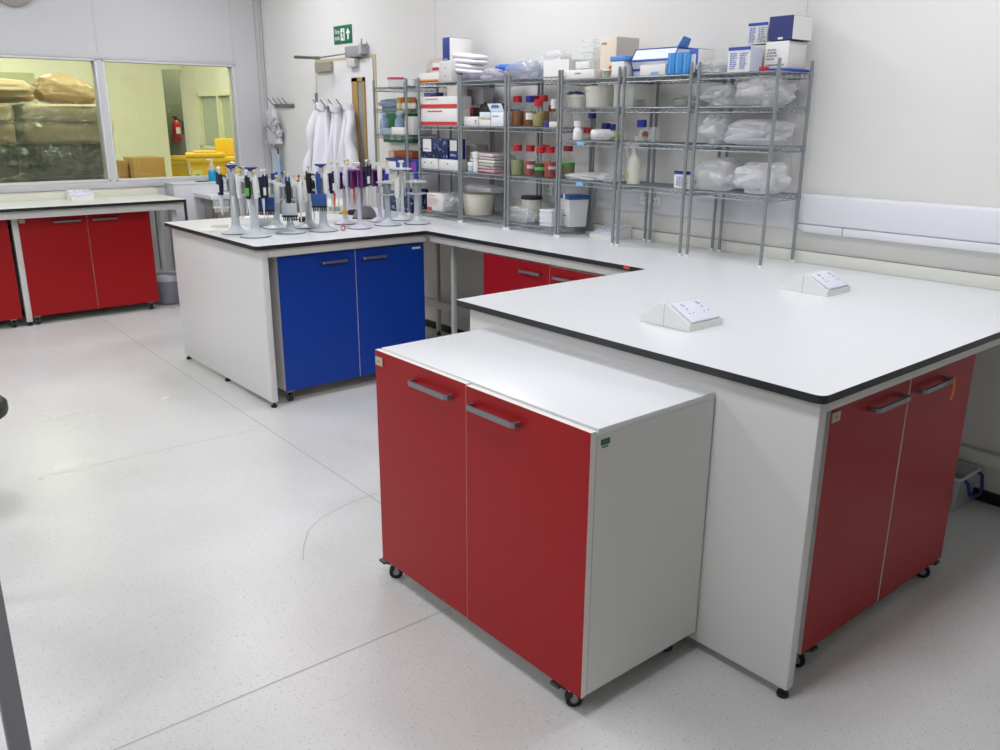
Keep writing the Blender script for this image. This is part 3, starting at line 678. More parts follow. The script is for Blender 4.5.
G('pale clear bag at the right of the lowest shelf of the right-end rack', 734, 776, P1, .135, 8, m=FILMW, marks=BLUEP)
# --- rack 2
big = thing('carton', 'large white box with blue bands lying on top of the second wire rack', 'box', (3.44, 2.795, P4+T))
b = MB(); pf = [(0, 0), (-.004, .03), (-.024, .072), (.012, .128), (.17, .128), (.17, 0)]; LL = .268
b.add([(x, 0, z) for x, z in pf]+[(x, LL, z) for x, z in pf], [tuple(range(6)), tuple(range(11, 5, -1))]+[(i, (i+1) % 6, 6+(i+1) % 6, 6+i) for i in range(6)]); b.build('body', mat('bright white card', '#e6ebf2', .5), big, smooth=0)
e = MB()
for (x, z), dz in ((pf[0], .003), (pf[1], .006), (pf[2], .006), (pf[3], .003)): e.tube([(x-.001, -.001, z+dz*.3), (x-.001, LL+.001, z+dz*.3)], dz, 6)
for y in (0, LL): e.tube([(x-.001, y, z) for x, z in pf[:4]], .0035, 6)
e.tube([(.012, -.001, .126), (.17, -.001, .126)], .004, 6); e.build('blue_band', NB, big)
f = MB(); f.add([(.0, -.002, .128), (.08, -.002, .128), (.06, -.035, .165), (.01, -.03, .175)], [(0, 1, 2, 3)]); fo = f.build('flap', mat('flap blue', '#6f9fe0', .5), big, smooth=0); fo.modifiers.new('t', 'SOLIDIFY').thickness = .003
for i in range(3):
    B(('bright blue slim box, %s of three standing upright on the second rack') % ('left', 'middle', 'right')[i], 667.5+7.4*i, 674.4+7.4*i, 3.385, 3.432, P4, .098, body=CYAN, bands=[(.3, .42, .05, .95, mat('pale cyan', '#7cb6e8', .5))], group='bright blue slim boxes on the second rack')
B('slim box with a blue edge and white face right of the bright blue boxes', 688.5, 697.5, 3.40, 3.52, P4, .112, body=mat('box blue edge', '#2f5fb4', .5), side=WPAP, panels=[(.1, .8, .06, .78, WPAP)])
B('low white box with a blue label in front of the large blue banded box', 640, 665, 3.385, 3.43, P4, .05, panels=[(.45, .75, .08, .34, mat('label blue', '#7fb2ea', .5))])
tub('small purple cap jar at the back left of the second rack', 3.60, Y(640, 3.60), P3+T, .026, .04, body=mat('deep purple', '#3b2340', .4), lid=mat('deep purple', '#3b2340', .4), lidh=.012, cat='jar', name='jar')
G('greenish clear bag lying flat on the second shelf of the second rack', 664, 694, P3, .05, 9, x0=3.46, m=film_mat('green polythene', '#c9d6c6', .5), inner=False)
t = thing('tape_roll', 'white roll with a red core label on the third shelf of the second rack', 'roll', (3.56, yz(646, 3.56, P2+.03), P2+T+.034))
X = Matrix.Rotation(R(-62), 4, 'Z') @ Matrix.Rotation(R(90), 4, 'X'); c = MB(); c.x = X; c.lathe([(.034, -.02), (.034, .02), (.018, .0205), (.018, -.0205), (.034, -.02)], 24); c.build('roll', WP, t)
c = MB(); c.x = X; c.lathe([(.017, -.018), (.017, .019)], 16); c.build('core', REDP, t)
bottle('small clear bottle with a blue cap on the second rack', 3.42, Y(641.5, 3.42), P2+T, .033, .108, BLUEP, LIQ['clear'], .35)
tub('clear beaker beside the blue capped bottle on the second rack', 3.48, Y(654, 3.48), P2+T, .028, .09, CLEAR, name='beaker', cat='beaker')
def spray(label, x, y, z):
    y = fixy(y, z+.1); t = thing('spray_bottle', label, 'spray bottle', (x, y, z))
    MB().lathe([(.034, 0), (.036, .006), (.035, .10), (.028, .13), (.014, .155), (.013, .165)], 20).build('body', MILKY, t)
    h = MB(); h.lathe([(.015, .16), (.015, .185)], 14); h.box((-.012, -.012, .182), (.012, .05, .212), 0, .004); h.tube([(0, .04, .19), (0, .052, .165), (0, .042, .125)], [.006, .005, .004], 8); h.box((-.006, -.03, .186), (.006, -.01, .205), 0, .003)
    h.build('trigger_head', WP, t); MB().box((-.0365, .0, .03), (-.03, .02, .055)).build('label', YEL2, t)
spray('clear spray bottle with a white trigger on the lowest shelf of the second rack', 3.45, Y(634, 3.45), P1+T)
B('blue lidded white tub box on the lowest shelf of the second rack', 674, 690, 3.385, 3.45, P1, .085, bands=[(0, 1, .8, 1, BLUEP)], txt=[(.15, .85, .15, .7, 5, TEXTB)])
# --- rack 3 top
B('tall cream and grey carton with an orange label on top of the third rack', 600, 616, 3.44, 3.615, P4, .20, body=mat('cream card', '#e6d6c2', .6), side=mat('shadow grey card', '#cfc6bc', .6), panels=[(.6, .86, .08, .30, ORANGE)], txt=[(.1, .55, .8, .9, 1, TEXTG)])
bt_ = B('small white tub with a translucent blue lid beside the tall cream carton', 611.5, 624, 3.385, 3.43, P4, .075)
o = MB(); o.box((-.026, -.055, .0755), (.026, .055, .10), 0, .006); o.build('lid', mat('blue lid', '#5e8fd8', .35), bt_)
t = thing('rack_stack', 'stack of clear plastic trays left of the tall cream carton', 'tray stack', (3.53, yz(593, 3.53, P4+.1), P4+T))
for k in range(6):
    m_ = MB(); z = .034*k; m_.box((-.05, -.045, z), (.05, .045, z+.003)); m_.box((-.05, -.045, z+.003), (-.047, .045, z+.031)); m_.box((.047, -.045, z+.003), (.05, .045, z+.031)); m_.box((-.047, -.045, z+.003), (.047, -.042, z+.031)); m_.box((-.047, .042, z+.003), (.047, .045, z+.031))
    m_.build('tray', CLEAR, t)
B('low white box with small print at the front of the third rack top', 565, 594, 3.385, 3.44, P4, .045, txt=[(.36, .62, .5, .7, 1, TEXTD)])
B('small white box on top of the low white box on the third rack', 575.5, 589, 3.39, 3.43, P4+.05, .035)
B('open white carton straddling the top of the third and fourth racks', 543.5, 569, 3.46, 3.61, P4+.004, .105, open_top=True)
tub('small greenish jar at the front right of the third rack top', 3.40, Y(607, 3.40), P4+T, .018, .04, mat('green glass', '#9db8a2', .15, alpha=.6), WP, .012, name='jar', cat='jar')
# level 1.60
tub('cream plastic tub with a coiled blue lead on it, third rack', 3.48, Y(578, 3.48), P3+T, .058, .066, MILKY, MILKY, .02)
c = MB(); pts = [(.05*math.cos(a/8*6.3)*(.9), .045*math.sin(a/8*6.3), .003+.012*math.sin(a*.9)**2) for a in range(13)]
o = c.tube(pts, .005, 8).build('blue_lead', mat('cable blue', '#3a4f86', .5), None, (3.48, yz(576, 3.48, P3+.1), P3+T+.0665)); tag(o, 'coiled blue lead lying on a cream tub', 'cable')
tub('wide cream plastic tub in the middle of the second shelf of the third rack', 3.49, Y(600, 3.49), P3+T, .078, .108, MILKY, MILKY, .025)
carton('clear plastic drawer box between the third and second racks', 3.42, 3.6, Y(633, 3.42), Y(613.5, 3.42), P3+T, .112, body=mat('frosted box', '#eeeee6', .3, alpha=.55), name='plastic_box')
# level 1.43
bottle('upright white plastic bottle at the left of the third shelf of the third rack', 3.40, Y(578, 3.40), P2+T, .026, .098, WP, None, body=WP, caph=.02, neck=.5, name='plastic_bottle', lab=(WPAP, .2, .6, -60, 60))
t = thing('plastic_bottle', 'white plastic bottle lying on its side on the third rack', 'bottle', (3.42, yz(592, 3.42, P2+.03), P2+T+.03), R(-62))
X = Matrix.Rotation(R(90), 4, 'Y'); c = MB(); c.x = X; c.lathe([(.026, 0), (.0285, .006), (.0285, .09), (.012, .115), (.012, .135)], 20); c.build('body', WP, t)
c = MB(); c.x = X; c.lathe([(.0145, .128), (.0145, .152), (.012, .155)], 16); c.build('cap', CREAM, t); c = MB(); c.x = X; c.lathe([(.0288, .03), (.0288, .075)], 20); c.build('label', mat('pinkish label', '#e0d6da', .5), t)
for lb, px, x, r, h, cap in (('clear bottle with a tall blue cap behind the white bottles', 592, 3.52, .03, .145, BLUEP), ('small clear bottle with a blue cap right of the tall one', 606, 3.54, .034, .09, BLUEP), ('third blue capped bottle, at the right end of the third rack', 614, 3.52, .026, .085, BLUEP),
                                ('little red capped bottle between the white bottle and the blue caps', 587, 3.45, .018, .068, REDP), ('low jar with a yellow green lid at the right of the third rack', 617.5, 3.47, .026, .04, mat('lime lid', '#a7b83c', .4))):
    bottle(lb, x, Y(px, x), P2+T, r, h, cap, LIQ['clear'], .3, caph=.026 if h > .05 else .014)
# level 1.218
G('flat heap of clear pouches at the left of the lowest shelf of the third rack', 567, 601, P1, .036, 12, m=FILMW, inner=False)
G('small crumple of clear film at the right of the lowest shelf of the third rack', 601, 616, P1, .042, 13, inner=False)
for lb, px, py, z in (('pale blue shelf label on the third shelf edge of the third rack', 581.5, 142.5, P2), ('pale blue shelf label on the lowest shelf edge of the third rack', 582, 183, P1)):
    y = Y(px, 3.37); o = MB().box((3.364, y-.026, z-.024), (3.3685, y+.026, z-.004), 0, .001).build('shelf_label', mat('shelf label blue', '#7fb7e6', .5)); tag(o, lb, 'label')
# --- rack 4
G('big heap of clear plastic bags on top of the fourth rack', 505, 537, Q4, .10, 15, m=film_mat('bluish polythene', '#d9e0ee', .5, .15, 20), marks=BLUEP, x0=3.40)
G('clear bag of pale plasticware at the back of the fourth rack top', 527, 557, Q4, .15, 16, x0=3.49)
G('bright blue plastic sack between the tops of the fifth and fourth racks', 493, 520, Q4+.05, .035, 17, x0=3.44, x1=3.50, m=mat('bright blue sack', '#2f6fd6', .35, bump=.4, bscale=25), inner=False)
bt = bottle
bt('red capped bottle of dark amber liquid on the second shelf of the bottle rack', 3.43, Y(517.5, 3.43), Q3+T, .037, .172, REDP, LIQ['amber'], .62)
bt('blue capped bottle of brown liquid with a white label on the bottle rack', 3.47, Y(530, 3.47), Q3+T, .038, .172, BLUEP, LIQ['amber'], .6, lab=(WPAP, .28, .55, -40, 30))
bt('red capped bottle of straw liquid in front of the blue capped one', 3.395, Y(538.5, 3.395), Q3+T, .034, .148, REDP, LIQ['straw'], .6)
bt('red capped bottle of yellowish liquid behind the straw one', 3.48, Y(543.5, 3.48), Q3+T, .036, .175, REDP, LIQ['honey'], .6)
bt('red capped bottle half hidden behind the blue capped bottle', 3.56, Y(536, 3.56), Q3+T, .036, .176, REDP, LIQ['honey'], .55)
bt('clear dropper bottle with a white teat at the right of the bottle rack', 3.45, Y(554, 3.45), Q3+T, .022, .15, WP, LIQ['clear'], .2, caph=.045)
bt('small clear bottle with a red cap behind the dropper bottle', 3.55, Y(552, 3.55), Q3+T, .026, .12, REDP, None)
tub('clear cylindrical beaker at the back right of the second shelf of the bottle rack', 3.59, 3.585, Q3+T, .038, .10, CLEAR, name='beaker', cat='beaker')
B('small cream card box with a blue end on the bottle rack shelf edge', 548, 557, 3.378, 3.40, Q3, .03, body=CREAM, bands=[(0, .12, 0, 1, BLUEP)])
B('tiny blue box next to the small cream card box', 544.5, 547.5, 3.378, 3.40, Q3, .034, body=BLUEP)
PKL = mat('pink label', '#e2c3d4', .5)
bt('red capped bottle of pale straw liquid, leftmost on the middle shelf of the bottle rack', 3.41, Y(517.5, 3.41), Q2+T, .039, .178, REDP, LIQ['pale'], .61, lab=(GREEN, .40, .47, 20, 75))
bt('red capped bottle of rust liquid with a pink label, second on the middle shelf', 3.45, Y(530.3, 3.45), Q2+T, .036, .176, REDP, LIQ['rust'], .58, lab=(PKL, .30, .44, -30, 60))
bt('red capped bottle of dark olive liquid with a green label on the middle shelf', 3.40, Y(540.5, 3.40), Q2+T, .038, .172, REDP, LIQ['olive'], .55, lab=(GREEN, .30, .42, -60, 70))
bt('red capped bottle behind the dark olive one on the middle shelf', 3.53, Y(545, 3.53), Q2+T, .037, .178, REDP, LIQ['honey'], .6)
bt('red capped bottle of red liquid with a pink label on the middle shelf', 3.42, Y(550.5, 3.42), Q2+T, .038, .174, REDP, LIQ['red'], .62, lab=(PKL, .34, .46, -20, 60))
bt('red capped bottle with a broad green band, rightmost on the middle shelf', 3.54, Y(568, 3.54), Q2+T, .042, .182, mat('dull red cap', '#9c2730', .4), LIQ['pale'], .45, lab=(GREEN, .44, .56, -100, 100))
tub('milky tub with a black lid low on the bottle rack', 3.52, Y(531.5, 3.52), Q1+T, .06, .15, MILKY, BLK, .024)
G('crumpled glassy film at the front left of the lowest shelf of the bottle rack', 510, 539, Q1, .085, 19, x0=3.385, x1=3.46, inner=False, m=film_mat('glassy film', '#f0f2f4', .45, .08, 30, 1))
t = thing('paper_stack', 'neat stack of white paper towels on the lowest shelf of the bottle rack', 'paper stack', (3.46, yz(553, 3.46, Q1+.05), Q1+T))
for k in range(9): MB().box((-.06+.002*math.sin(k*2.1), -.052, .0105*k), (.06, .052+.001*math.cos(k*3), .0105*k+.0098), 0, .002).build('towel_pack', mat('towel white', '#dfe0e6', .8), t)
t = thing('lidded_bin', 'white square bin with a blue lid on the lowest shelf of the bottle rack', 'bin', (3.545, 3.565, Q1+T), R(-18))
c = MB(); a, b = .052, .062
c.add([(-a, -a, 0), (a, -a, 0), (a, a, 0), (-a, a, 0), (-b, -b, .155), (b, -b, .155), (b, b, .155), (-b, b, .155)], [(0, 3, 2, 1), (4, 5, 6, 7), (0, 1, 5, 4), (1, 2, 6, 5), (2, 3, 7, 6), (3, 0, 4, 7)]); c.build('body', WP, t)
MB().box((-.066, -.066, .156), (.066, .066, .178), 0, .005).build('lid', mat('lid blue', '#31599f', .4), t); MB().box((-.068, -.012, .15), (-.0625, .012, .186), 0, .001).build('catch', WP, t); MB().box((-.0600, -.012, .06), (-.0555, .012, .065)).build('print', TEXTD, t)
# --- rack 5
B('white file box standing across the fifth and sixth racks with a navy spine', 442.5, 449.5, 3.42, 3.60, Q4+.1265, .138, body=mat('file navy', '#2a3f86', .5), side=mat('file white', '#eceae8', .6), txt=[(.2, .8, .04, .1, 1, WPAP)])
t = thing('cloth_stack', 'folded stack of white cloths on top of the fifth rack', 'cloth stack', (3.50, yz(470, 3.50, Q4+.1), Q4+T+.045))
for k in range(4):
    def fn(u, v, k=k):
        a = 2*math.pi*u; b_ = -math.pi/2+math.pi*v; cx_ = math.copysign(abs(math.cos(a))**.5, math.cos(a)); sy_ = math.copysign(abs(math.sin(a))**.5, math.sin(a)); cb = abs(math.cos(b_))**.4
        n_ = 1+.06*noise.noise(Vector((cx_*2+k, sy_*2, k*3)))
        return (cx_*cb*.08*n_, sy_*cb*.115*n_+.012*math.sin(k*2), .029*k+.018+.0165*math.sin(b_)+.012*(sy_*cb))
    MB().grid(fn, 32, 10).build('cloth', mat('white cloth', '#efedf0', .9), t, smooth=60)
G('clear bag of purple tinted tubes on the front of the fifth rack top', 461, 482, Q4, .05, 21, m=film_mat('lilac polythene', '#cfc8de', .55, .15, 25), inner=False)
G('crumpled clear bag at the right front of the fifth rack top', 481, 505, Q4, .065, 22, marks=PURP, m=film_mat('bright polythene', '#e6e4f0', .55, .12, 28))
B('low white box with dark print on the second shelf of the fifth rack', 464, 477.5, 3.39, 3.47, Q3, .055, txt=[(.82, .95, .2, .7, 2, TEXTD)])
B('small plain white box under the blue green labelled box, fifth rack', 479.5, 490, 3.39, 3.45, Q3, .038)
B('small box with a blue green label on top of the small white box, fifth rack', 479.5, 490, 3.39, 3.45, Q3+.0395, .042, panels=[(.1, .95, .3, .95, mat('aqua label', '#cfe2ea', .5)), (0, 1, .02, .25, BEIGE)])
ob = B('open white box with blue print and a raised flap on the fifth rack', 491, 503.5, 3.39, 3.47, Q3, .085, txt=[(.15, .9, .62, .74, 1, BLUECARD)], body=mat('bright white card', '#e6ebf2', .5))
f = MB(); f.add([(-.04, -.062, .0855), (-.04, .062, .0855), (-.05, .08, .13), (-.05, -.05, .13)], [(0, 1, 2, 3)]); fo = f.build('flap', mat('bright white card', '#e6ebf2', .5), ob, smooth=0); fo.modifiers.new('t', 'SOLIDIFY').thickness = .002
f = MB(); f.add([(-.0475, -.03, .105), (-.0475, .05, .105), (-.0505, .04, .122), (-.0505, -.02, .122)], [(0, 1, 2, 3)]); fo = f.build('flap_print', mat('print cyan', '#2f86c8', .5), ob, smooth=0); fo.modifiers.new('t', 'SOLIDIFY').thickness = .004
G('dark grey crumpled bag behind the small boxes on the fifth rack', 466, 494, Q3, .14, 25, x0=3.50, x1=3.62, m=mat('dark sack', '#3c3b38', .4, bump=.5, bscale=20), inner=False)
B('dark box with a red top edge behind the low white box on the fifth rack', 462, 473, 3.49, 3.58, Q3, .11, body=mat('dark card', '#3a3631', .6), bands=[(0, 1, .68, 1, REDP)])
B('dark blue box behind the open white box at the right of the fifth rack', 500, 510, 3.53, 3.61, Q3, .10, body=mat('petrol card', '#2f5c84', .5))
B('grey plastic case at the back of the fifth rack under its top shelf', 466, 483, 3.53, 3.62, Q3+.128, .10, body=mat('grey case', '#a5a4a6', .5), name='plastic_case', cat='case')
# level 1.216
B('grey cardboard box with a hole, middle shelf of the fifth rack', 466, 477, 3.53, 3.625, Q2, .16, body=mat('grey card', '#b5b1aa', .6), panels=[(.55, .63, .55, .63, TEXTD)])
bottle('short white and blue bottle in front on the fifth rack middle shelf', 3.40, Y(471.5, 3.40), Q2+T, .024, .06, WP, None, body=mat('label teal', '#9fc3cf', .4), caph=.02, name='plastic_bottle', neck=.6)
bottle('slim white bottle with a tall cap beside the short blue one on the fifth rack', 3.40, Y(475.8, 3.40), Q2+T, .016, .125, WP, None, body=WP, caph=.03, neck=.6, name='plastic_bottle')
st = thing('pouch_stack', 'stack of clear pouches and pinkish trays on the middle shelf of the fifth rack', 'pouch stack', (3.50, yz(489, 3.47, Q2+.06), Q2+T))
for k in range(6):
    m_ = MB(); m_.x = Matrix.Rotation(.05*math.sin(k*2.3), 4, 'Z') @ Matrix.Rotation(R(1.5), 4, 'X'); m_.box((-.09, -.125+.006*(k % 2), .005+.019*k), (.09, .12, .005+.019*k+.016), 0, .004)
    m_.build('pouch', [mat('pink tray', '#d79aa6', .4), mat('pouch grey', '#cfc9c6', .4, alpha=.8), mat('pouch grey', '#cfc9c6', .4), MILKY, mat('pouch grey', '#cfc9c6', .4), mat('pouch rose', '#d8c2c2', .4)][k], st)
tub('cream square tub on the lowest shelf of the fifth rack', 3.50, Y(475, 3.47), Q1+T, .105, .135, CREAM, None, .01, taper=.86)
G('clear bag tucked behind the cream tub on the fifth rack', 462, 490, Q1+.142, .05, 27, x0=3.43, x1=3.6, inner=False)
# --- rack 6
B('white carton with grey marks on top of the sixth rack', 439.5, 451, 3.39, 3.53, Q4, .125, body=mat('grey white carton', '#d6d4d1', .6), side=mat('grey white carton b', '#d2d0cd', .6), txt=[(.4, .6, .2, .3, 1, TEXTG), (.4, .6, .6, .7, 1, TEXTG)])
B('low white box with a red and yellow foot on the sixth rack', 419, 438.5, 3.385, 3.45, Q4, .058, bands=[(0, 1, .0, .16, REDCARD), (0, 1, .16, .3, mat('box yellow', '#dcae3e', .5))])
B('small white box with a red stripe standing on the sixth rack top', 432.5, 439, 3.40, 3.46, Q4+.062, .055, bands=[(0, 1, .15, .5, REDP)])
G('brown paper bag lying at the back of the sixth rack top', 419, 443, Q4, .15, 29, x0=3.47, x1=3.62, m=mat('tan paper bag', '#c3b7ab', .7, bump=.3, bscale=15), inner=False)
RB = dict(bands=[(0, 1, .02, .22, REDCARD)], txt=[(.2, .62, .76, .92, 1, REDCARD)])
B('upper of the two red and white boxes stacked on the sixth rack', 420.5, 457, 3.385, 3.50, Q3+.106, .072, bands=[(0, 1, .02, .34, REDCARD)], txt=[(.15, .5, .70, .86, 1, REDCARD)])
B('lower of the two red and white boxes stacked on the sixth rack', 421, 457, 3.385, 3.50, Q3, .104, **RB)
B('small dark blue box on top of the upper red and white box', 424, 436, 3.40, 3.46, Q3+.18, .024, body=NAVYCARD, txt=[(.1, .9, .2, .8, 2, TEXTB)])
G('greenish clear pouch behind the small dark blue box', 432, 446, Q3+.106, .11, 31, x0=3.51, x1=3.60, inner=False)
B('pale pinkish box standing on the upper red and white box', 447, 457, 3.40, 3.48, Q3+.18, .06, body=mat('pinkish white card', '#dfd3d0', .6))
NP = marbled('navy patterned card', '#101f4c', '#8ea2d2', 22, 2.2, .57, .62, .5)
B('navy patterned carton with a white label on the middle shelf of the sixth rack', 420, 447.5, 3.385, 3.45, Q2+.071, .125, body=NP, panels=[(.12, .42, .32, .96, WPAP)], txt=[(.16, .38, .42, .5, 1, BLUECARD)])
B('narrow navy carton with a cream label beside the navy patterned carton', 449.5, 457.5, 3.385, 3.45, Q2+.071, .125, body=mat('deep navy card', '#26337a', .5), panels=[(.08, .92, .42, .94, mat('cream label', '#dcd6cd', .5))], txt=[(.15, .9, .15, .26, 2, WPAP)])
B('left of two white boxes under the navy patterned carton', 419, 437.5, 3.385, 3.46, Q2, .067, txt=[(.3, .4, .5, .7, 1, TEXTD), (.65, .75, .5, .7, 1, TEXTD)])
B('right of two white boxes under the navy cartons', 439, 457.5, 3.385, 3.46, Q2, .067, txt=[(.45, .55, .5, .7, 1, TEXTD)])
B('white box with red print and red corner, lowest shelf of sixth rack', 427, 442, 3.385, 3.47, Q1, .115, txt=[(.15, .8, .84, .92, 1, REDCARD), (.1, .85, .3, .76, 5, mat('faint red print', '#d9b9b6', .6))], panels=[(.0, .32, .02, .2, REDCARD)])
G('crumpled clear bag with blue folds beside the red cornered white box', 438, 459, Q1, .12, 33, marks=BLUEP)
# --- rack 7
tub('clear tub with a pink lid on top of the farthest rack', 3.44, Y(396, 3.44), P4+T, .058, .062, CLEAR, PINK, .016)
tub('white crumpled cup at the right of the farthest rack top', 3.42, Y(411, 3.42), P4+T, .042, .062, WP, None, taper=.8, name='cup', cat='cup')
G('bluish clear bag on the second shelf of the farthest rack', 381, 398, P3, .065, 35, m=film_mat('blue polythene', '#aeb8dc', .6), inner=False)
for i, (px, c1, c2_) in enumerate(((399.5, '#d9cf9a', '#c8a24a'), (404.5, '#e2d8c0', '#c25a3a'), (409.5, '#d9d4c2', '#7f8c4a'), (413.5, '#e0d4c4', '#a8562e'))):
    bottle(('small cream bottle with %s cap on the second shelf of the farthest rack') % ('an ochre', 'a red', 'an olive', 'a rust')[i], 3.43, Y(px, 3.43), P3+T, .02, .075, mat('cap%d' % i, c2_, .5), None, body=mat('vial%d' % i, c1, .4), caph=.028, name='vial', cat='bottle')
for i, px in enumerate((384.5, 399.5)):
    bottle(('%s wash bottle with bright blue liquid on the farthest rack') % ('left', 'right')[i], 3.425, Y(px, 3.425), P2+T, .034, .145, mat('pale blue cap', '#b9cfe2', .4), mat('liquid blue', '#2f78c8', .2), .5, body=mat('bluish plastic', '#b4cce0', .2, alpha=.5), name='wash_bottle', caph=.012)
carton('clear plastic box at the front of the third shelf of the farthest rack', 3.385, 3.41, Y(391, 3.385), Y(378, 3.385), P2+T, .04, body=CLEAR, name='plastic_box')
B('white card box at the right front of the third shelf of the farthest rack', 391.5, 404, 3.385, 3.42, P2, .048)
B('grey white carton on the right of the third shelf of the farthest rack', 405, 413, 3.40, 3.56, P2, .12, body=mat('grey white carton b', '#d2d0cd', .6))
B('flat rust coloured box on a blue box, lower shelf of the farthest rack', 388.5, 412, 3.41, 3.56, 1.19+.082, .045, body=RUST, panels=[(0, .24, .05, .95, mat('cream end', '#cdb795', .6))])
B('wide blue box with a purple end on the lower shelf of the farthest rack', 386, 416, 3.385, 3.58, 1.19, .078, body=mat('box blue b', '#3a52a4', .5), panels=[(.0, .34, .05, .72, WPAP), (.76, .99, .1, .72, mat('violet label', '#8a3fa6', .5)), (0, 1, .84, 1, mat('slate lid', '#39407e', .5))])
def onbench(label, x0, x1, y0, y1, h, **k): return carton(label, x0, x1, y0, y1, .9008, h, **k)
onbench('tall navy patterned box on the worktop under the farthest rack, nearer the door', 3.40, 3.56, 5.235, 5.39, .135, body=NP)
onbench('tall navy patterned box on the worktop under the farthest rack, nearer the sixth rack', 3.40, 3.56, 5.045, 5.2, .16, body=NP)

# ------------------------------------------------------------------ pipette stands and pipettes
BT = .9003
def sdir(phi):            # angle measured in the picture plane: 0 = picture right, -90 = towards the viewer
    a = R(phi); v = Vector((_r.x, _r.y))*math.cos(a)+Vector((-_r.y, _r.x))*math.sin(a); return v
def scallop(r, n=6, dep=.35, k=72):
    out = []
    for i in range(k):
        a = 2*math.pi*i/k; c = math.cos(n*a); out.append(((r*(1-dep*max(0, c-.55))*math.cos(a)), r*(1-dep*max(0, c-.55))*math.sin(a)))
    return out
def stand(label, x, y, kind, top, col=None, base=None):
    t = thing('pipette_stand', label, 'pipette stand', (x, y, BT), math.atan2(*reversed(sdir(-90))))
    m = STANDM if kind in ('funnel', 'knob') else (STANDW if kind == 'white' else LILAC); cr = dict(funnel=.0225, knob=.0185, white=.012, purple=.012)[kind]
    top -= .9; br = .084 if kind in ('funnel', 'knob') else .07
    MB().lathe([(br-.002, 0), (br, .003), (br, .006), (br*.92, .010), (br*.55, .018), (cr*1.55, .030), (cr*1.12, .048)], 32).build('base', m, t)
    MB().lathe([(br-.001, .0005), (br+.0012, .001), (br+.0012, .0035)], 32).build('base_pad', DARKG, t)
    pz = {'funnel': top-.072, 'knob': top-.042, 'white': top-.05, 'purple': top-.045}[kind]
    MB().lathe([(cr*1.12, .045), (cr, .075), (cr*.92, pz+.004), (cr*.8 if kind != 'funnel' else .017, pz+.01), (cr*.7 if kind != 'funnel' else .0165, top-.02)], 20).build('column', m, t)
    if kind == 'purple':
        MB().prism(scallop(.068), pz-.006, pz+.002).build('carousel_plate', PURP, t, smooth=25)
        d = MB()
        for k in range(6):
            a = math.pi/6+k*math.pi/3; d.x = Matrix.Rotation(a, 4, 'Z'); d.prism([(cr, -.004), (.064, -.009), (.064, .009), (cr, .004)], pz-.10, pz-.007)
        d.build('divider', PURP, t)
        MB().lathe([(.011, top-.03), (.018, top-.02), (.018, top-.004), (.012, top)], 16).build('cap', WP, t)
    else:
        MB().prism(scallop(.066), pz-.006, pz+.002).build('carousel_plate', m, t, smooth=25)
        if kind in ('funnel', 'knob'):
            MB().prism(scallop(.062), pz-.078, pz-.071).build('lower_plate', m, t, smooth=25)
            MB().lathe([(cr*1.35, pz-.07), (cr*1.35, pz-.007)], 20).build('sleeve', mat('stand sleeve', '#aab0b2', .4, alpha=.9), t)
        if kind == 'funnel': MB().lathe([(.012, top-.022), (.021, top-.018), (.024, top-.012), (.036, top-.004), (.036, top)], 24).build('cap', BLUEP, t)
        elif kind == 'knob': MB().lathe([(.0145, pz+.003), (.015, top+.005), (.013, top+.009)], 16).build('cap', BLUEP, t)
        else: MB().lathe([(.009, top-.03), (.009, top-.014), (.02, top-.01), (.02, top-.003), (.014, top)], 20).build('cap', WP, t)
    return dict(x=x, y=y, pz=BT+pz)
_pp = {}
PST = dict(navy=(NAVY, mat('pale shaft', '#d9dde0', .35), WP), white=(WP, STANDM, YEL2), grey=(mat('pipette grey', '#a9aeb1', .4), WP, BLUEP), black=(mat('soft black', '#1b1c1f', .4), WP, GREYP), green=(mat('soft black', '#1b1c1f', .4), WP, WP),
           blue=(mat('pipette blue', '#2a4d8e', .4), WP, WP), redtop=(WP, WP, REDP), lilac=(mat('pipette lilac', '#dcd8ea', .35), WP, YEL2), orange=(WP, mat('orange tip', '#dc5a24', .4), WP))
def pip_mesh(style):
    if style in _pp: return _pp[style]
    h, s, b = PST[style]; q = []
    k = MB(); k.lathe([(.003, .012), (.003, .042), (.008, .043), (.0085, .05), (.006, .054)], 12); q.append(('plunger', k, b))
    k = MB(); k.grid(lambda u, v: ((.0140-.003*v+.003*math.sin(v*3.1))*math.cos(6.2832*u)*1.15, (.0145-.003*v+.002*math.sin(v*3.1))*math.sin(6.2832*u), .014-.115*v), 16, 8)
    k.lathe([(.0005, .0155), (.0145, .013)], 12); k.tube([(-.012, 0, .004), (-.032, 0, .006), (-.036, 0, -.006)], [.006, .0045, .003], 8); k.box((.008, -.006, -.01), (.0165, .006, .026), 0, .003); q.append(('handle', k, h))
    k = MB(); k.lathe([(.009, -.1015), (.0075, -.13), (.0045, -.165), (.003, -.20), (.0016, -.215)], 12); q.append(('shaft', k, s))
    if style in ('green', 'navy', 'lilac'):
        k = MB(); k.box((.0125, -.0095, -.085), (.0185, .0095, -.042), 0, .002); q.append(('label', k, {'green': GREEN, 'navy': WPAP, 'lilac': WPAP}[style]))
    r = []
    for n, k, m in q:
        o = k.build(n, m); r.append(o)
    _pp[style] = r; return r
_first = {}
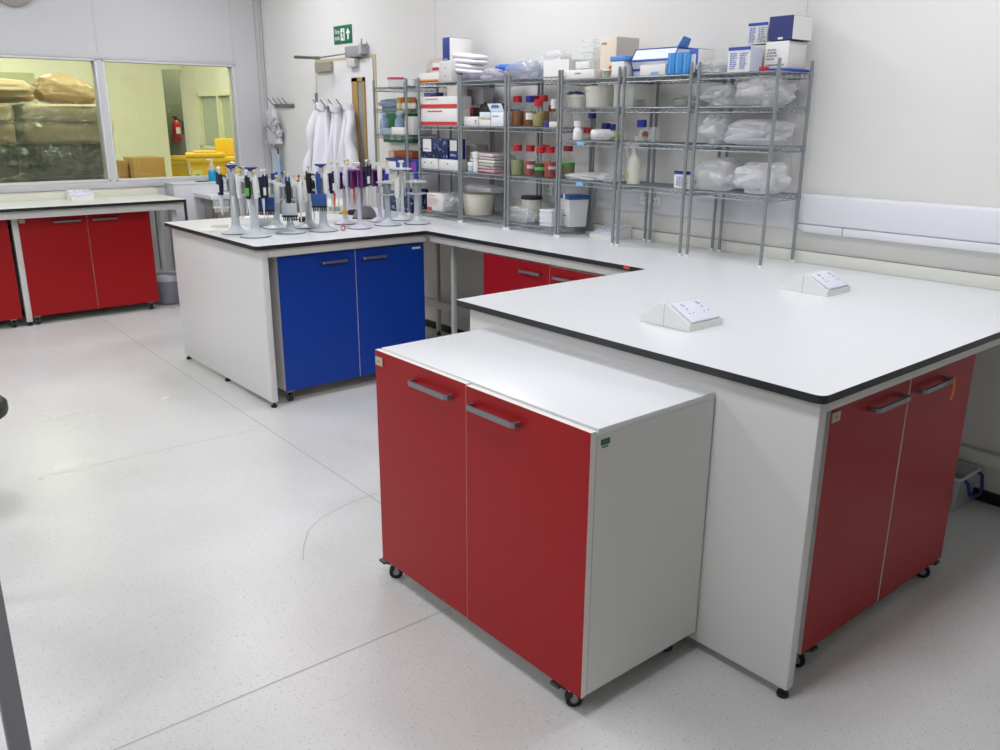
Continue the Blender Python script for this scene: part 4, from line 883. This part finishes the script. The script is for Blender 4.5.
def pipette(S, phi, style, label, rad=.072, dz=0, multi=None, grp=None):
    d = sdir(phi); x, y = S['x']+d.x*rad, S['y']+d.y*rad; a = math.atan2(d.y, d.x)
    t = thing('pipette' if not multi else 'multichannel_pipette', label, 'pipette', (x, y, S['pz']+.008+dz), a, grp or 'pipettes on the carousel stands')
    if style not in _first:
        for o in pip_mesh(style): o.parent = t
        _first[style] = 1
    else:
        for o in pip_mesh(style):
            c = o.copy(); C.objects.link(c); c.parent = t
    if multi:
        X = Matrix.Rotation(math.atan2(*reversed(sdir(-90)))-a, 4, 'Z')
        h = MB(); h.x = X; h.box((-.014, -.042, -.168), (.014, .042, -.10), 0, .004); h.build('head', multi, t)
        n = MB(); n.x = X; n.box((-.015, -.043, -.178), (.015, .043, -.1685), 0, .002)
        for k in range(8): n.lathe([(.003, -.2), (.0036, -.178)], 8, 0, (0, -.036+.0103*k, 0))
        n.build('nozzle_row', BLK if multi is not CLEAR else MILKY, t)
    return t
S = {}
def bs(px, py, r=.085):      # base seen at its near rim -> centre
    p = at(px, py, 'z', BT); d = Vector((p.x, p.y)).normalized()*r; return p.x+d.x, p.y+d.y
S[1] = stand('grey stand with a blue funnel cap at the far left corner of the peninsula', *bs(236.7, 235), 'funnel', 1.285)
S[2] = stand('grey stand with a blue funnel cap nearest the corner of the peninsula', *bs(256, 238.5), 'funnel', 1.28)
S[3] = stand('grey stand with a blue peg cap behind the stand nearest the corner', *bs(277, 229.5), 'knob', 1.215)
S[4] = stand('grey stand with a blue peg cap carrying the grey multichannel pipette', *bs(291, 234.5), 'knob', 1.21)
S[5] = stand('grey stand with no cap showing, behind the blue multichannel pipette', *bs(309.5, 229), 'knob', 1.195)
S[6] = stand('grey stand with a blue funnel cap carrying the blue multichannel pipette', *bs(324, 232.5), 'funnel', 1.285)
S[7] = stand('lilac stand with a purple carousel and yellow tag, leftmost of the purple ones', *bs(345.6, 225, .07), 'purple', 1.262)
S[8] = stand('lilac stand with a slim pale column, nearest of the purple ones', *bs(360, 229.5, .07), 'purple', 1.29)
S[9] = stand('lilac stand with a purple carousel behind the grey stands', *bs(380, 222.5, .07), 'purple', 1.27)
S[10] = stand('grey stand with a blue peg cap and two hanging white pipettes', *bs(388, 226.5), 'knob', 1.205)
S[11] = stand('tall white stand with a round knob and no pipettes', *bs(402.7, 221, .07), 'white', 1.28)
S[12] = stand('empty grey stand with a blue peg cap at the right end of the row', *bs(417.3, 225), 'knob', 1.205)
P = pipette
P(S[1], 188, 'navy', 'navy handled multichannel pipette with a clear head on the far left stand', multi=CLEAR)
P(S[1], 222, 'navy', 'navy handled pipette beside the clear headed multichannel on the far left stand')
P(S[1], 285, 'grey', 'grey pipette on the viewer side of the far left stand'); P(S[1], 330, 'grey', 'grey pipette on the right side of the far left stand'); P(S[1], 30, 'blue', 'blue handled pipette at the back right of the far left stand')
P(S[2], 268, 'green', 'black pipette with a green label on the front of the stand nearest the corner'); P(S[2], 335, 'navy', 'navy pipette with a white label right of the green labelled one')
P(S[2], 215, 'white', 'white pipette left of the green labelled black one'); P(S[2], 160, 'white', 'white pipette at the back left of the stand nearest the corner', ); P(S[2], 20, 'navy', 'navy multichannel pipette with a blue head behind the stand nearest the corner', multi=mat('head blue', '#1f3f7e', .4))
P(S[3], 240, 'white', 'white pipette on the left front of the stand behind the corner stand'); P(S[3], 300, 'grey', 'grey pipette on the right front of the stand behind the corner stand'); P(S[3], 0, 'white', 'white pipette on the right of the stand behind the corner stand')
P(S[4], 285, 'black', 'black handled multichannel pipette with a pale grey head', multi=mat('head grey', '#b9c0c6', .4)); P(S[4], 345, 'redtop', 'white pipette with a red button right of the grey multichannel'); P(S[4], 225, 'white', 'white pipette left of the grey multichannel')
P(S[5], 245, 'green', 'black pipette with a green label on the stand behind the blue multichannel'); P(S[5], 310, 'black', 'black handled pipette on the stand behind the blue multichannel'); P(S[5], 180, 'white', 'white pipette on the left of the stand behind the blue multichannel')
P(S[6], 268, 'blue', 'blue handled multichannel pipette with a blue head', multi=mat('head blue b', '#27508f', .4)); P(S[6], 335, 'navy', 'navy pipette with a white label right of the blue multichannel'); P(S[6], 205, 'black', 'black pipette left of the blue multichannel'); P(S[6], 20, 'orange', 'white pipette with an orange tip behind the blue multichannel')
P(S[7], 250, 'lilac', 'pale pipette on the front left of the yellow tagged purple stand'); P(S[7], 305, 'blue', 'blue pipette on the right front of the yellow tagged purple stand'); P(S[7], 180, 'white', 'white pipette on the left of the yellow tagged purple stand'); P(S[7], 40, 'orange', 'white pipette with an orange tip behind the yellow tagged purple stand')
P(S[8], 200, 'lilac', 'pale pipette on the left of the slim pale column'); P(S[8], 325, 'navy', 'navy pipette with a white label right of the slim pale column'); P(S[8], 30, 'black', 'black pipette at the back of the slim pale column stand'); P(S[8], 150, 'white', 'white pipette at the back left of the slim pale column stand')
P(S[9], 230, 'lilac', 'pale pipette on the front left of the purple stand behind the grey ones'); P(S[9], 285, 'white', 'white pipette on the front of the purple stand behind the grey ones')
P(S[10], 335, 'white', 'white pipette on the right front of the two pipette stand'); P(S[10], 15, 'grey', 'grey pipette on the far right of the two pipette stand')
P(S[1], 350, 'white', 'white pipette low on the far side of the far left stand'); P(S[2], 300, 'white', 'white pipette between the green labelled and navy ones'); P(S[3], 330, 'grey', 'second grey pipette on the stand behind the corner stand')
P(S[5], 275, 'white', 'white pipette in front on the stand behind the blue multichannel'); P(S[6], 300, 'white', 'white pipette close beside the blue multichannel'); P(S[9], 330, 'lilac', 'pale pipette on the right of the purple stand behind the grey ones')
tg = MB().lathe([(.0150, .055), (.0150, .085)], 16).build('tag_band', YEL, None, (S[7]['x'], S[7]['y'], BT)); tag(tg, 'yellow tag wrapped round the foot of the leftmost purple stand', 'tag')
# small things among the stands
t = thing('tape_roll', 'red and white tape roll leaning at the foot of the blue multichannel stand', 'tape roll', (S[6]['x']+.09, S[6]['y']-.07, BT+.0155), math.atan2(*reversed(sdir(-90))))
X = Matrix.Rotation(R(90), 4, 'Y'); c = MB(); c.x = X; c.lathe([(.015, -.006), (.015, .006), (.009, .0062), (.009, -.0062), (.015, -.006)], 24); c.build('roll', REDP, t); c = MB(); c.x = X; c.lathe([(.0085, -.006), (.0085, .006), (.004, .0062), (.004, -.0062), (.0085, -.006)], 20); c.build('core', WP, t)
p = at(369, 220, 'z', BT); t = thing('desk_shade', 'grey half-round dome standing behind the slim pale stand', 'dome', (p.x+.03, p.y+.1, BT), math.atan2(*reversed(sdir(0))))
c = MB(); n = 20; pr = [(.075*math.cos(math.pi*k/n), .085*math.sin(math.pi*k/n)) for k in range(n+1)]
c.add([(a_, -.03, b_) for a_, b_ in pr]+[(a_, .03, b_) for a_, b_ in pr], [tuple(range(n+1)), tuple(range(2*n+1, n, -1))]+[(i, i+1, n+2+i, n+1+i) for i in range(n)]+[(n, 0, n+1, 2*n+1)]); c.build('shell', mat('dome grey', '#8f8d90', .5), t); MB().box((-.08, -.034, 0), (.08, .034, .006), 0, .002).build('foot_plate', DARKG, t)
p = at(339, 214, 'z', BT); t = thing('bench_device', 'small cream instrument with a sloping top behind the purple stands', 'instrument', (p.x+.02, p.y+.08, BT), R(-38))
c = MB(); c.prism([(-.06, -.05), (.06, -.05), (.06, .05), (-.06, .05)], 0, .055); c.add([(-.06, -.05, .0551), (.06, -.05, .0551), (.06, .05, .0551), (-.06, .05, .0551), (-.055, .0, .095), (.055, .0, .095), (.055, .045, .095), (-.055, .045, .095)], [(4, 5, 6, 7), (0, 1, 5, 4), (1, 2, 6, 5), (2, 3, 7, 6), (3, 0, 4, 7)]); c.build('case', CREAM, t, smooth=0); MB().box((-.04, -.0515, .018), (.04, -.0502, .045)).build('panel', mat('device green', '#8fa39a', .4), t)
p = at(353.5, 215.5, 'z', BT); t = thing('power_adapter', 'black power adapter with a loose cable beside the slim pale stand', 'adapter', (p.x+.03, p.y+.05, BT), R(20))
MB().box((-.035, -.024, 0), (.035, .024, .034), 0, .005).build('body', BLK, t); MB().tube([(.035, 0, .015), (.07, .02, .012), (.08, .07, .008), (.03, .1, .006), (-.04, .09, .006)], .004, 6).build('cable', BLK, t)
p = at(305, 222, 'z', BT); t = thing('power_adapter', 'black plug on the worktop behind the grey multichannel stand', 'adapter', (p.x, p.y+.03, BT), R(60)); MB().box((-.03, -.022, 0), (.03, .022, .03), 0, .006).build('body', BLK, t); MB().tube([(.03, 0, .012), (.06, .02, .008), (.07, .06, .006)], .004, 6).build('cable', BLK, t)
onb = carton('low white tray of papers behind the corner stand', 2.20, 2.36, 4.98, 5.16, BT, .05, name='tray', cat='tray')
for lb, px, py, m, rz in (('brownish paper sheet under the two corner stands', 220, 226.5, mat('aged paper', '#b9b19a', .7), .3), ('white paper slip at the left of the corner stands', 209, 229.5, WPAP, -.2)):
    p = at(px, py, 'z', BT); o = MB().box((-.07, -.05, .0002), (.07, .05, .0012)).build('paper_sheet', m, None, (p.x, p.y, BT), R(50)+rz); tag(o, lb, 'paper')
o = MB().box((-.018, 0, 0), (.018, .003, .013), 0, .001).build('clip', mat('orange red clip', '#e0502c', .4), None, (2.938, 2.60, .885)); o.rotation_euler.z = R(90); tag(o, 'orange red clip on the worktop edge in the inner corner', 'clip')

# ------------------------------------------------------------------ sink corner
k = thing('sink_unit', 'boxed white duct and sink counter in the far corner by the window', 'sink unit', (2.68, 7.26, 0))
MB().box((0, .38, 0), (1.015, .575, .972), 0, .003).build('boxing', mat('boxing white', '#d6d7da', .4), k)
MB().box((-.006, .375, .9725), (1.015, .575, .985), 0, .003).build('ledge', LAM, k)
MB().box((.17, -.005, .862), (1.015, .3795, .9), 0, .003).build('counter', LAM, k)
for a in (.19, .99): MB().box((a, .02, .03), (a+.02, .04, .86)).build('leg', STEEL, k)
MB().box((.24, .05, .1), (.97, .34, .85)).build('cupboard', mat('rosy grey', '#9b8f8c', .5), k)
b = MB(); b.lathe([(.03, .90), (.032, .905), (.012, .907), (.012, 1.0)], 16, 0, (.47, .30, 0)); b.tube([(.47+.045*(1-math.cos(a_)), .30-.02*(1-math.cos(a_)), 1.10+.05*math.sin(a_)) for a_ in [math.pi*i/10 for i in range(11)]], .009, 10); b.tube([(.47, .3, .99), (.47, .3, 1.10)], .009, 10); b.tube([(.56, .26, 1.10), (.56, .26, 1.07)], .009, 10); b.box((.46, .26, .95), (.48, .29, .965), 0, .003)
b.build('tap', CHROME, k)
p = at(212.5, 178, 'y', 7.72); t = thing('soap_bottle', 'pump bottle of bright blue soap on the ledge under the window', 'soap bottle', (p.x, 7.71, .9852))
MB().lathe([(.036, 0), (.038, .005), (.038, .092), (.034, .1)], 24).build('liquid_body', mat('soap blue', '#16a3d0', .12), t)
MB().lathe([(.0375, .0935), (.036, .115), (.02, .135), (.012, .142)], 24).build('shoulder', CLEAR, t)
c = MB(); c.lathe([(.016, .142), (.016, .16), (.005, .162), (.005, .185)], 16); c.box((-.045, -.008, .185), (.012, .008, .197), 0, .003); c.build('pump', WP, t)
o = MB().box((-.06, -.03, 0), (.05, .03, .008), 0, .002).build('soap_dish', DARKG, None, (p.x-.1, 7.70, .9852)); tag(o, 'flat dark dish on the ledge beside the blue soap', 'dish')
# bin under the window bench
t = thing('waste_bin', 'grey bin with a clear liner under the right end of the window bench', 'bin', (2.462, 7.395, 0))
MB().lathe([(.105, .002), (.11, .01), (.128, .235), (.131, .24)], 28).build('body', mat('bin grey', '#8d8a98', .4), t)
c = MB(); n = 28; c.grid(lambda u, v: ((.1325+.012*v+.006*math.sin(u*50)*v)*math.cos(6.2832*u), (.1325+.012*v+.006*math.sin(u*50)*v)*math.sin(6.2832*u), .20+.06*v+.01*math.sin(u*31)*v), 56, 4); c.build('liner', FILMW, t)
t = thing('dark_bag', 'black crumpled bag showing above the grey bin under the window bench', 'bag', (2.385, 7.68, 0)); blob_mesh(.12, .2, .28, 41).build('sack', mat('black sack', '#1e1e20', .35, bump=.4, bscale=20), t)
# hanging bag and blue thing in the corner
y0 = at(285, 130, 'x', WX-.06).y; y1 = at(264, 130, 'x', WX-.06).y
t = thing('hanging_bag', 'clear bag of grey oddments hanging in the corner under the hook rail', 'plastic bag', (WX-.075, (y0+y1)/2, 1.29))
b = blob_mesh(.10, .25, .25, 51, 36, 20, .3, 4, False, .14); b.build('contents', marbled('grey oddments', '#8c8a8e', '#c9c7c9', 30, 1, .4, .6, .5), t, smooth=40)
c = MB().grid(lambda u, v: ((.058-.03*v+.006*math.sin(u*40))*math.cos(6.2832*u)*1.0, (.137-.075*v+.01*math.sin(u*25))*math.sin(6.2832*u), .02+.30*v), 48, 10); c.build('film', FILM, t)
t = thing('hanging_cloth', 'pale blue cloth on a dark cord hanging in the corner below the bag', 'cloth', (WX-.05, (y0+y1)/2-.03, .995))
MB().tube([(0, 0, .34), (.004, .012, .25), (0, 0, .18)], .008, 8).build('cord', DARKG, t)
MB().grid(lambda u, v: (-.02*math.sin(u*9+v*2)-.01, -.05+.1*u*(1+.5*v)-.02*v, .22-.22*v), 16, 12).build('cloth', mat('pale blue cloth', '#a9bfd6', .8), t, smooth=80).modifiers.new('t', 'SOLIDIFY').thickness = .003

# ------------------------------------------------------------------ storage box under the worktop
t = thing('storage_box', 'clear plastic storage box with a blue handle on the floor by the wall', 'storage box', (3.574, 1.375, .0), R(0))
c = MB(); a, b_, h = .102, .14, .15
def rim(z, s): return rounded([(-a*s, -b_*s), (a*s, -b_*s), (a*s, b_*s), (-a*s, b_*s)], .02)
r0, r1, r2, r3 = rim(0, .92), rim(0, 1), rim(0, .98), rim(0, .9); n = len(r0)
c.add([(x, y, .001) for x, y in r0]+[(x, y, h) for x, y in r1]+[(x, y, h) for x, y in r2]+[(x, y, .006) for x, y in r3], [tuple(range(n-1, -1, -1)), tuple(range(3*n, 4*n))]+[(k*n+i, k*n+(i+1) % n, (k+1)*n+(i+1) % n, (k+1)*n+i) for k in range(3) for i in range(n)])
c.build('body', mat('box plastic', '#dfe3e1', .15, alpha=.5), t)
rm = MB(); 
for k in range(n): rm.tube([(r1[k][0]*1.02, r1[k][1]*1.02, h), (r1[(k+1) % n][0]*1.02, r1[(k+1) % n][1]*1.02, h)], .006, 6)
rm.build('rim', mat('box rim', '#d4d6d2', .3), t)
c = MB(); c.tube([(.075, -b_-.004, h-.01), (.075, -b_-.018, h-.02), (.065, -b_-.03, h-.07), (.03, -b_-.034, h-.085), (-.03, -b_-.034, h-.085), (-.055, -b_-.03, h-.07), (-.062, -b_-.018, h-.02), (-.062, -b_-.004, h-.01)], .0075, 8); c.build('handle', mat('handle navy', '#1d2f7c', .35), t)
MB().box((-a*.97-.004, -.12, .03), (-a*.97+.001, .06, .085)).build('label', mat('label slate', '#5b6596', .5), t)
MB().box((-.08, -.11, .02), (.08, .11, .11), 0, .01).build('contents', mat('box contents', '#8f8b80', .7), t)

# ------------------------------------------------------------------ foreground: table leg and stool at the left edge
t = thing('side_table', 'grey metal table leg crossing the bottom left corner', 'table', (.213, 2.08, 0))
for x, y in ((0, 0), (-1.2, 0), (0, .95), (-1.2, .95)):
    l = MB().box((x-.0225, y-.0225, .02), (x+.0225, y+.0225, .72), 0, .002, fm={'-x': 0}).build('leg', LEGG, t); MB().lathe([(.02, 0), (.02, .02)], 12, 0, (x, y, 0)).build('foot', BLK, l)
MB().box((-1.225, -.02, .7205), (.022, .97, .745), 0, .002).build('top', LAM, t)
p = at(7, 399, 'z', .44); t = thing('lab_stool', 'black round stool cushion just entering at the left picture edge', 'stool', (p.x-.20, p.y+.0, 0))
MB().lathe([(.18, .395), (.194, .40), (.198, .41), (.198, .44), (.185, .455), (.05, .462), (0, .462)], 36).build('seat', BLK, t)
MB().lathe([(.025, .05), (.025, .3945)], 16).build('post', STEEL, t)
MB().lathe([(.06, .0), (.065, .012), (.05, .035), (.026, .05)], 28).build('base', DARKG, t)
pl = at(165, 398, 'z', 0); o = MB().box((-.03, -.018, .0008), (.03, .018, .0018)).build('paper_scrap', WPAP, None, (pl.x, pl.y, 0), R(30)); tag(o, 'small white paper scrap on the floor between the bench and cabinets', 'paper')

# ------------------------------------------------------------------ the store room beyond the windows
YW = mat('store wall', '#f2f1e3', .6, var=.03, vscale=.8); YT = mat('store trim', '#eeeed2', .5)
sbox('wall_far', (-3.2, 11.8, 0), (4.14, 11.9, 3.0), YW); sbox('wall_far_left', (-3.3, WY+.1, 0), (-3.2, 12.9, 3.0), YW)
w = MB(); w.box((4.4, WY+.1, 0), (4.5, 11.9, 1.19)); w.box((4.4, WY+.1, 1.79), (4.5, 11.9, 3.0)); w.box((4.4, 11.33, 1.19), (4.5, 11.9, 1.79)); w.box((4.4, WY+.1, 1.19), (4.5, 9.8, 1.79)); struct(w.build('wall_far_right', YW))
sbox('wall_far_near', (WX+.1, WY, 0), (4.4, WY+.1, 3.0), YW)
sbox('wall_passage', (3.6, 12.9, 0), (5.4, 13.0, 3.0), mat('passage wall', '#6f7261', .6)); sbox('wall_passage_side', (5.3, 11.9, 0), (5.4, 12.9, 3.0), YW)
sbox('ceiling_far', (-3.2, WY+.1, 2.9), (5.4, 13.0, 3.0), CEIL)
sbox('trim_5', (4.14, 11.8, 2.13), (4.4, 11.9, 3.0), YW)
f = MB(); f.box((4.385, 9.8, 1.15), (4.52, 11.33, 1.19)); f.box((4.385, 9.8, 1.79), (4.52, 11.33, 1.83)); f.box((4.385, 11.29, 1.15), (4.52, 11.33, 1.83)); f.box((4.385, 10.66, 1.19), (4.52, 10.70, 1.79))
fo = struct(f.build('window_3', YT)); MB().box((4.44, 9.8, 1.19), (4.446, 11.33, 1.79)).build('pane', mat('frosted pane', '#b9c3b4', .25), fo)
fd = MB(); fd.box((1.9, 11.775, 1.84), (2.62, 11.7995, 2.03)); fd.box((2.56, 11.775, .0), (2.62, 11.7995, 1.84)); do2 = struct(fd.build('door_2', mat('store door frame', '#c3c9a4', .5))); MB().box((1.9, 11.785, .02), (2.56, 11.7995, 1.84)).build('leaf', mat('store door', '#cdd6b8', .5), do2)
EM2 = mat('store diffuser', '#ffffe8', .5, emit=1); EM2.node_tree.nodes['Principled BSDF'].inputs['Emission Strength'].default_value = 3
for x, y in ((.2, 8.6), (2.2, 8.5), (2.0, 10.6), (3.6, 9.4), (4.9, 12.4)):
    t = thing('ceiling_light', 'square ceiling light of the store room', 'ceiling light', (x, y, 2.9), 0, 'store room ceiling lights')
    f = MB()
    for q in ((-.31, -.31, .31, -.29), (-.31, .29, .31, .31), (-.31, -.29, -.29, .29), (.29, -.29, .31, .29)): f.box((q[0], q[1], -.02), (q[2], q[3], 0))
    f.build('frame', lf, t); MB().box((-.29, -.29, -.012), (.29, .29, -.004)).build('diffuser', EM2, t); lamp(x, y, 2.9, 28, (1, 1, .93), t)
# palletised sacks
t = thing('wooden_pallet', 'wooden pallet under the wrapped stack of sacks', 'pallet', (1.35, 9.25, 0))
for k in range(7): MB().box((-1.2+.36*k, -.5, .11), (-1.2+.36*k+.24, .5, .135), 0, .003).build('deck_board', WOOD, t)
for y in (-.45, 0, .45): MB().box((-1.2, y-.05, .0), (1.2, y+.05, .1095), 0, .003).build('bearer', WOOD, t)
DARKSACK = mat('dark sack stack', '#2b3037', .4, bump=.5, bscale=12, var=.3, vscale=9)
def sack(label, cx, cy, z, L, W_, h, seed, m, rz=0, marks=None, tilt=0, group=None, ex=.6):
    t = thing('paper_sack', label, 'sack', (cx, cy, z), rz, group)
    q = blob_mesh(L/1.05, W_/1.05, h, seed, 48, 26, .12 if ex > .5 else .05, 2.2, True, .11 if ex > .5 else .035, ex).build('sack', m, t, smooth=80); q.rotation_euler.y = tilt
    if marks:
        g = MB(); rnd = random.Random(seed)
        for k in range(3): g.x = Matrix.Translation((rnd.uniform(-.18, .18)*L, -W_*.42, h*rnd.uniform(.45, .65))) @ Matrix.Rotation(R(-20), 4, 'X'); g.tube([(.04*math.cos(a), -.004, .028*math.sin(a)) for a in [i*.7 for i in range(10)]], .004, 5)
        g.build('stamp', marks, t)
    return t
INK = mat('stamp ink', '#4a4030', .7)
rows = [('dark', .137), ('dark', .43), ('dark', .72), ('dark', 1.01)]
for r_, (kd, z) in enumerate(rows):
    for c_ in range(3):
        sack('dark wrapped sack low in the stack beyond the left window', (.63+.77*c_), 9.22, z, .745, .92, .283, 60+r_*4+c_, DARKSACK, 0, None, 0, 'dark wrapped sacks in the stack', .3)
for c_, lb in enumerate(('brown sack under film at the left of the upper layer', 'brown sack under film in the middle of the upper layer', 'brown sack under film at the right of the upper layer')):
    sack(lb, (.63+.77*c_), 9.2, 1.292, .765, .92, .205, 80+c_, BROWNP, ex=.34)
TOPS = mat('glossy sack', '#b59d78', .32, bump=.9, bscale=8, var=.2)
sack('pale brown sack just under film below the top sacks', 1.30, 9.15, 1.492, .98, .9, .17, 90, BROWNP, ex=.34); sack('flat stamped brown sack under the highest sack', 2.18, 9.15, 1.492, .78, .88, .16, 91, BROWNP, 0, INK, ex=.36)
sack('smooth brown sack lying on top of the stack at its window end', 1.60, 9.05, 1.655, .80, .6, .21, 92, BROWNP, .1)
sack('crumpled film wrapped brown sack highest on the stack', 2.28, 9.25, 1.645, .56, .5, .26, 93, TOPS, -.05, INK, R(7))
FW = film_mat('stretch film', '#e6eaf0', .07, .12, 6, 1.0, .22)
c = MB()
ol = rounded([(.2, 8.68), (2.565, 8.68), (2.565, 9.74), (.2, 9.74)], .1, 6); nn = len(ol)
def wrapfn(u, v):
    k = u*nn; i = int(k) % nn; f_ = k-int(k); a = Vector(ol[i]); b2 = Vector(ol[(i+1) % nn]); p = a*(1-f_)+b2*f_; z = .14+1.53*v
    nz = noise.noise(Vector((p.x*3.0, p.y*3, z*5)))*.035+noise.noise(Vector((p.x*9, p.y*9, z*16)))*.012
    cx_, cy_ = 1.35, 9.2; d = Vector((p.x-cx_, p.y-cy_)).normalized(); p = p+d*(nz+.012-.10*max(0, v-.82)*3); return (p.x, p.y, z)
# even resampling of the outline
per = [0]
for i in range(nn): per.append(per[-1]+(Vector(ol[(i+1) % nn])-Vector(ol[i])).length)
def outl(u):
    s_ = (u % 1.0)*per[-1]
    for i in range(nn):
        if s_ <= per[i+1]+1e-9:
            f_ = (s_-per[i])/max(1e-9, per[i+1]-per[i]); return Vector(ol[i])*(1-f_)+Vector(ol[(i+1) % nn])*f_
    return Vector(ol[0])
def wrap2(u, v):
    p = outl(u); z = .14+1.53*v; nz = noise.noise(Vector((p.x*3.0, p.y*3, z*5)))*.035+noise.noise(Vector((p.x*9, p.y*9, z*16)))*.012
    d = Vector((p.x-1.35, p.y-9.2)).normalized(); p = p+d*(nz+.015-.3*max(0, v-.86)); return (p.x, p.y, z)
c.grid(wrap2, 200, 44); tag(c.build('stretch_wrap', FW, smooth=60), 'shiny clear stretch film around the stack of sacks', 'stretch film')
carton('tall plain cardboard box standing in the store room', 3.19, 3.54, 10.3, 10.65, 0.001, 1.09, body=KRAFT, name='cardboard_box', rz=0)
carton('smaller cardboard box left of the tall plain one', 2.85, 3.17, 10.45, 10.8, 0.001, 1.05, body=mat('brown card b', '#a57f48', .7, var=.08), name='cardboard_box')
def wheelie(label, cx, cy, rz, w_, d_, h, open_=False, lab=True):
    t = thing('waste_container', label, 'waste container', (cx, cy, 0), rz); a, b, s = w_/2, d_/2, .84
    c = MB(); c.add([(-a*s, -b*s, .08), (a*s, -b*s, .08), (a*s, b*s, .08), (-a*s, b*s, .08), (-a, -b, h), (a, -b, h), (a, b, h), (-a, b, h)], [(0, 3, 2, 1), (4, 5, 6, 7), (0, 1, 5, 4), (1, 2, 6, 5), (2, 3, 7, 6), (3, 0, 4, 7)]); c.build('body', YEL, t, smooth=0)
    MB().box((-a-.03, -b-.03, h-.05), (a+.03, b+.03, h-.001), 0, .01).build('collar', YEL, t)
    l = MB()
    if open_: l.box((-a-.02, b, h), (a+.02, b+.05, h+.20), 0, .02)
    else: l.box((-a-.035, -b-.04, h), (a+.035, b+.03, h+.045), 0, .015); l.box((-a*.7, -b*.7, h+.0455), (a*.7, b*.7, h+.065), 0, .008)
    l.build('lid', YEL, t)
    for x in (-1, 1):
        k = MB(); k.cyl((x*a*s-.02, b*s-.05, .075), (x*a*s+.02, b*s-.05, .075), .075, n=18); k.build('wheel', BLK, t); k = MB(); k.cyl((x*a*s-.02, -b*s+.05, .05), (x*a*s+.02, -b*s+.05, .05), .05, n=16); k.build('wheel', BLK, t)
    if lab:
        g = MB().box((-a*.86, -b*.96-.004, h-.28), (-a*.30, -b*.86, h-.13)).build('label', mat('label cream', '#e6dca0', .5), t); q = MB(); q.x = Matrix.Translation((-a*.58, -b*.96-.0045, h-.205)) @ Matrix.Rotation(R(90), 4, 'X'); q.lathe([(.035, 0), (.035, .001)], 6); q.build('hazard_mark', mat('mark green', '#8a9a20', .5), g)
    return t
p = at(206, 165, 'y', 9.5)
wheelie('yellow waste container with a closed lid and a label beyond the right window', p.x, 9.5, R(-20), .34, .36, 1.12)
wheelie('yellow waste container with its lid raised beside the window post', at(229, 160, 'y', 9.95).x, 9.95, R(-20), .24, .26, 1.10, True, False)
wheelie('yellow waste container far off at the end of the passage', at(179, 165, 'y', 12.4).x, 12.4, R(-20), .3, .3, .95, False, False)
t = thing('grey_bin', 'dark grey green bin beside the yellow waste container', 'bin', (at(190.5, 170, 'y', 10.3).x, 10.3, 0)); MB().lathe([(.14, .002), (.17, .75), (.185, .76), (.185, .80), (.17, .80)], 24).build('body', mat('grey green bin', '#6d7463', .5), t); MB().lathe([(.186, .8005), (.18, .84), (.05, .88)], 24).build('lid', mat('grey green lid', '#5a6152', .5), t)
t = thing('fire_extinguisher', 'red fire extinguisher on the wall at the end of the passage', 'fire extinguisher', (at(177, 130, 'y', 12.8).x, 12.81, 1.22)); t.scale = (.8, .8, .72)
MB().lathe([(.07, 0), (.075, .01), (.075, .3), (.05, .36), (.025, .38)], 20).build('cylinder', REDP, t); c = MB(); c.lathe([(.025, .38), (.02, .43)], 12); c.box((-.06, -.012, .42), (.03, .012, .45), 0, .004); c.build('valve', BLK, t); MB().tube([(.02, -.03, .40), (.10, -.05, .34), (.095, -.05, .1)], .012, 8).build('hose', BLK, t)
MB().box((-.04, -.078, .12), (.04, -.0755, .24)).build('label', WPAP, t); MB().box((-.09, -.05, -.03), (.09, .11, -.001), 0, .003).build('bracket', REDP, t)

# ------------------------------------------------------------------ world and view
w = bpy.data.worlds.new('world'); bpy.context.scene.world = w; w.use_nodes = True
w.node_tree.nodes['Background'].inputs[0].default_value = (.75, .8, .9, 1); w.node_tree.nodes['Background'].inputs[1].default_value = .3
vs = bpy.context.scene.view_settings; vs.view_transform = 'Standard'; vs.look = 'None'; vs.gamma = 1; vs.use_curve_mapping = False; vs.exposure = 0.0
cy = bpy.context.scene.cycles; cy.max_bounces = 10; cy.diffuse_bounces = 5; cy.transparent_max_bounces = 24; cy.use_denoising = True; cy.caustics_reflective = False; cy.caustics_refractive = False
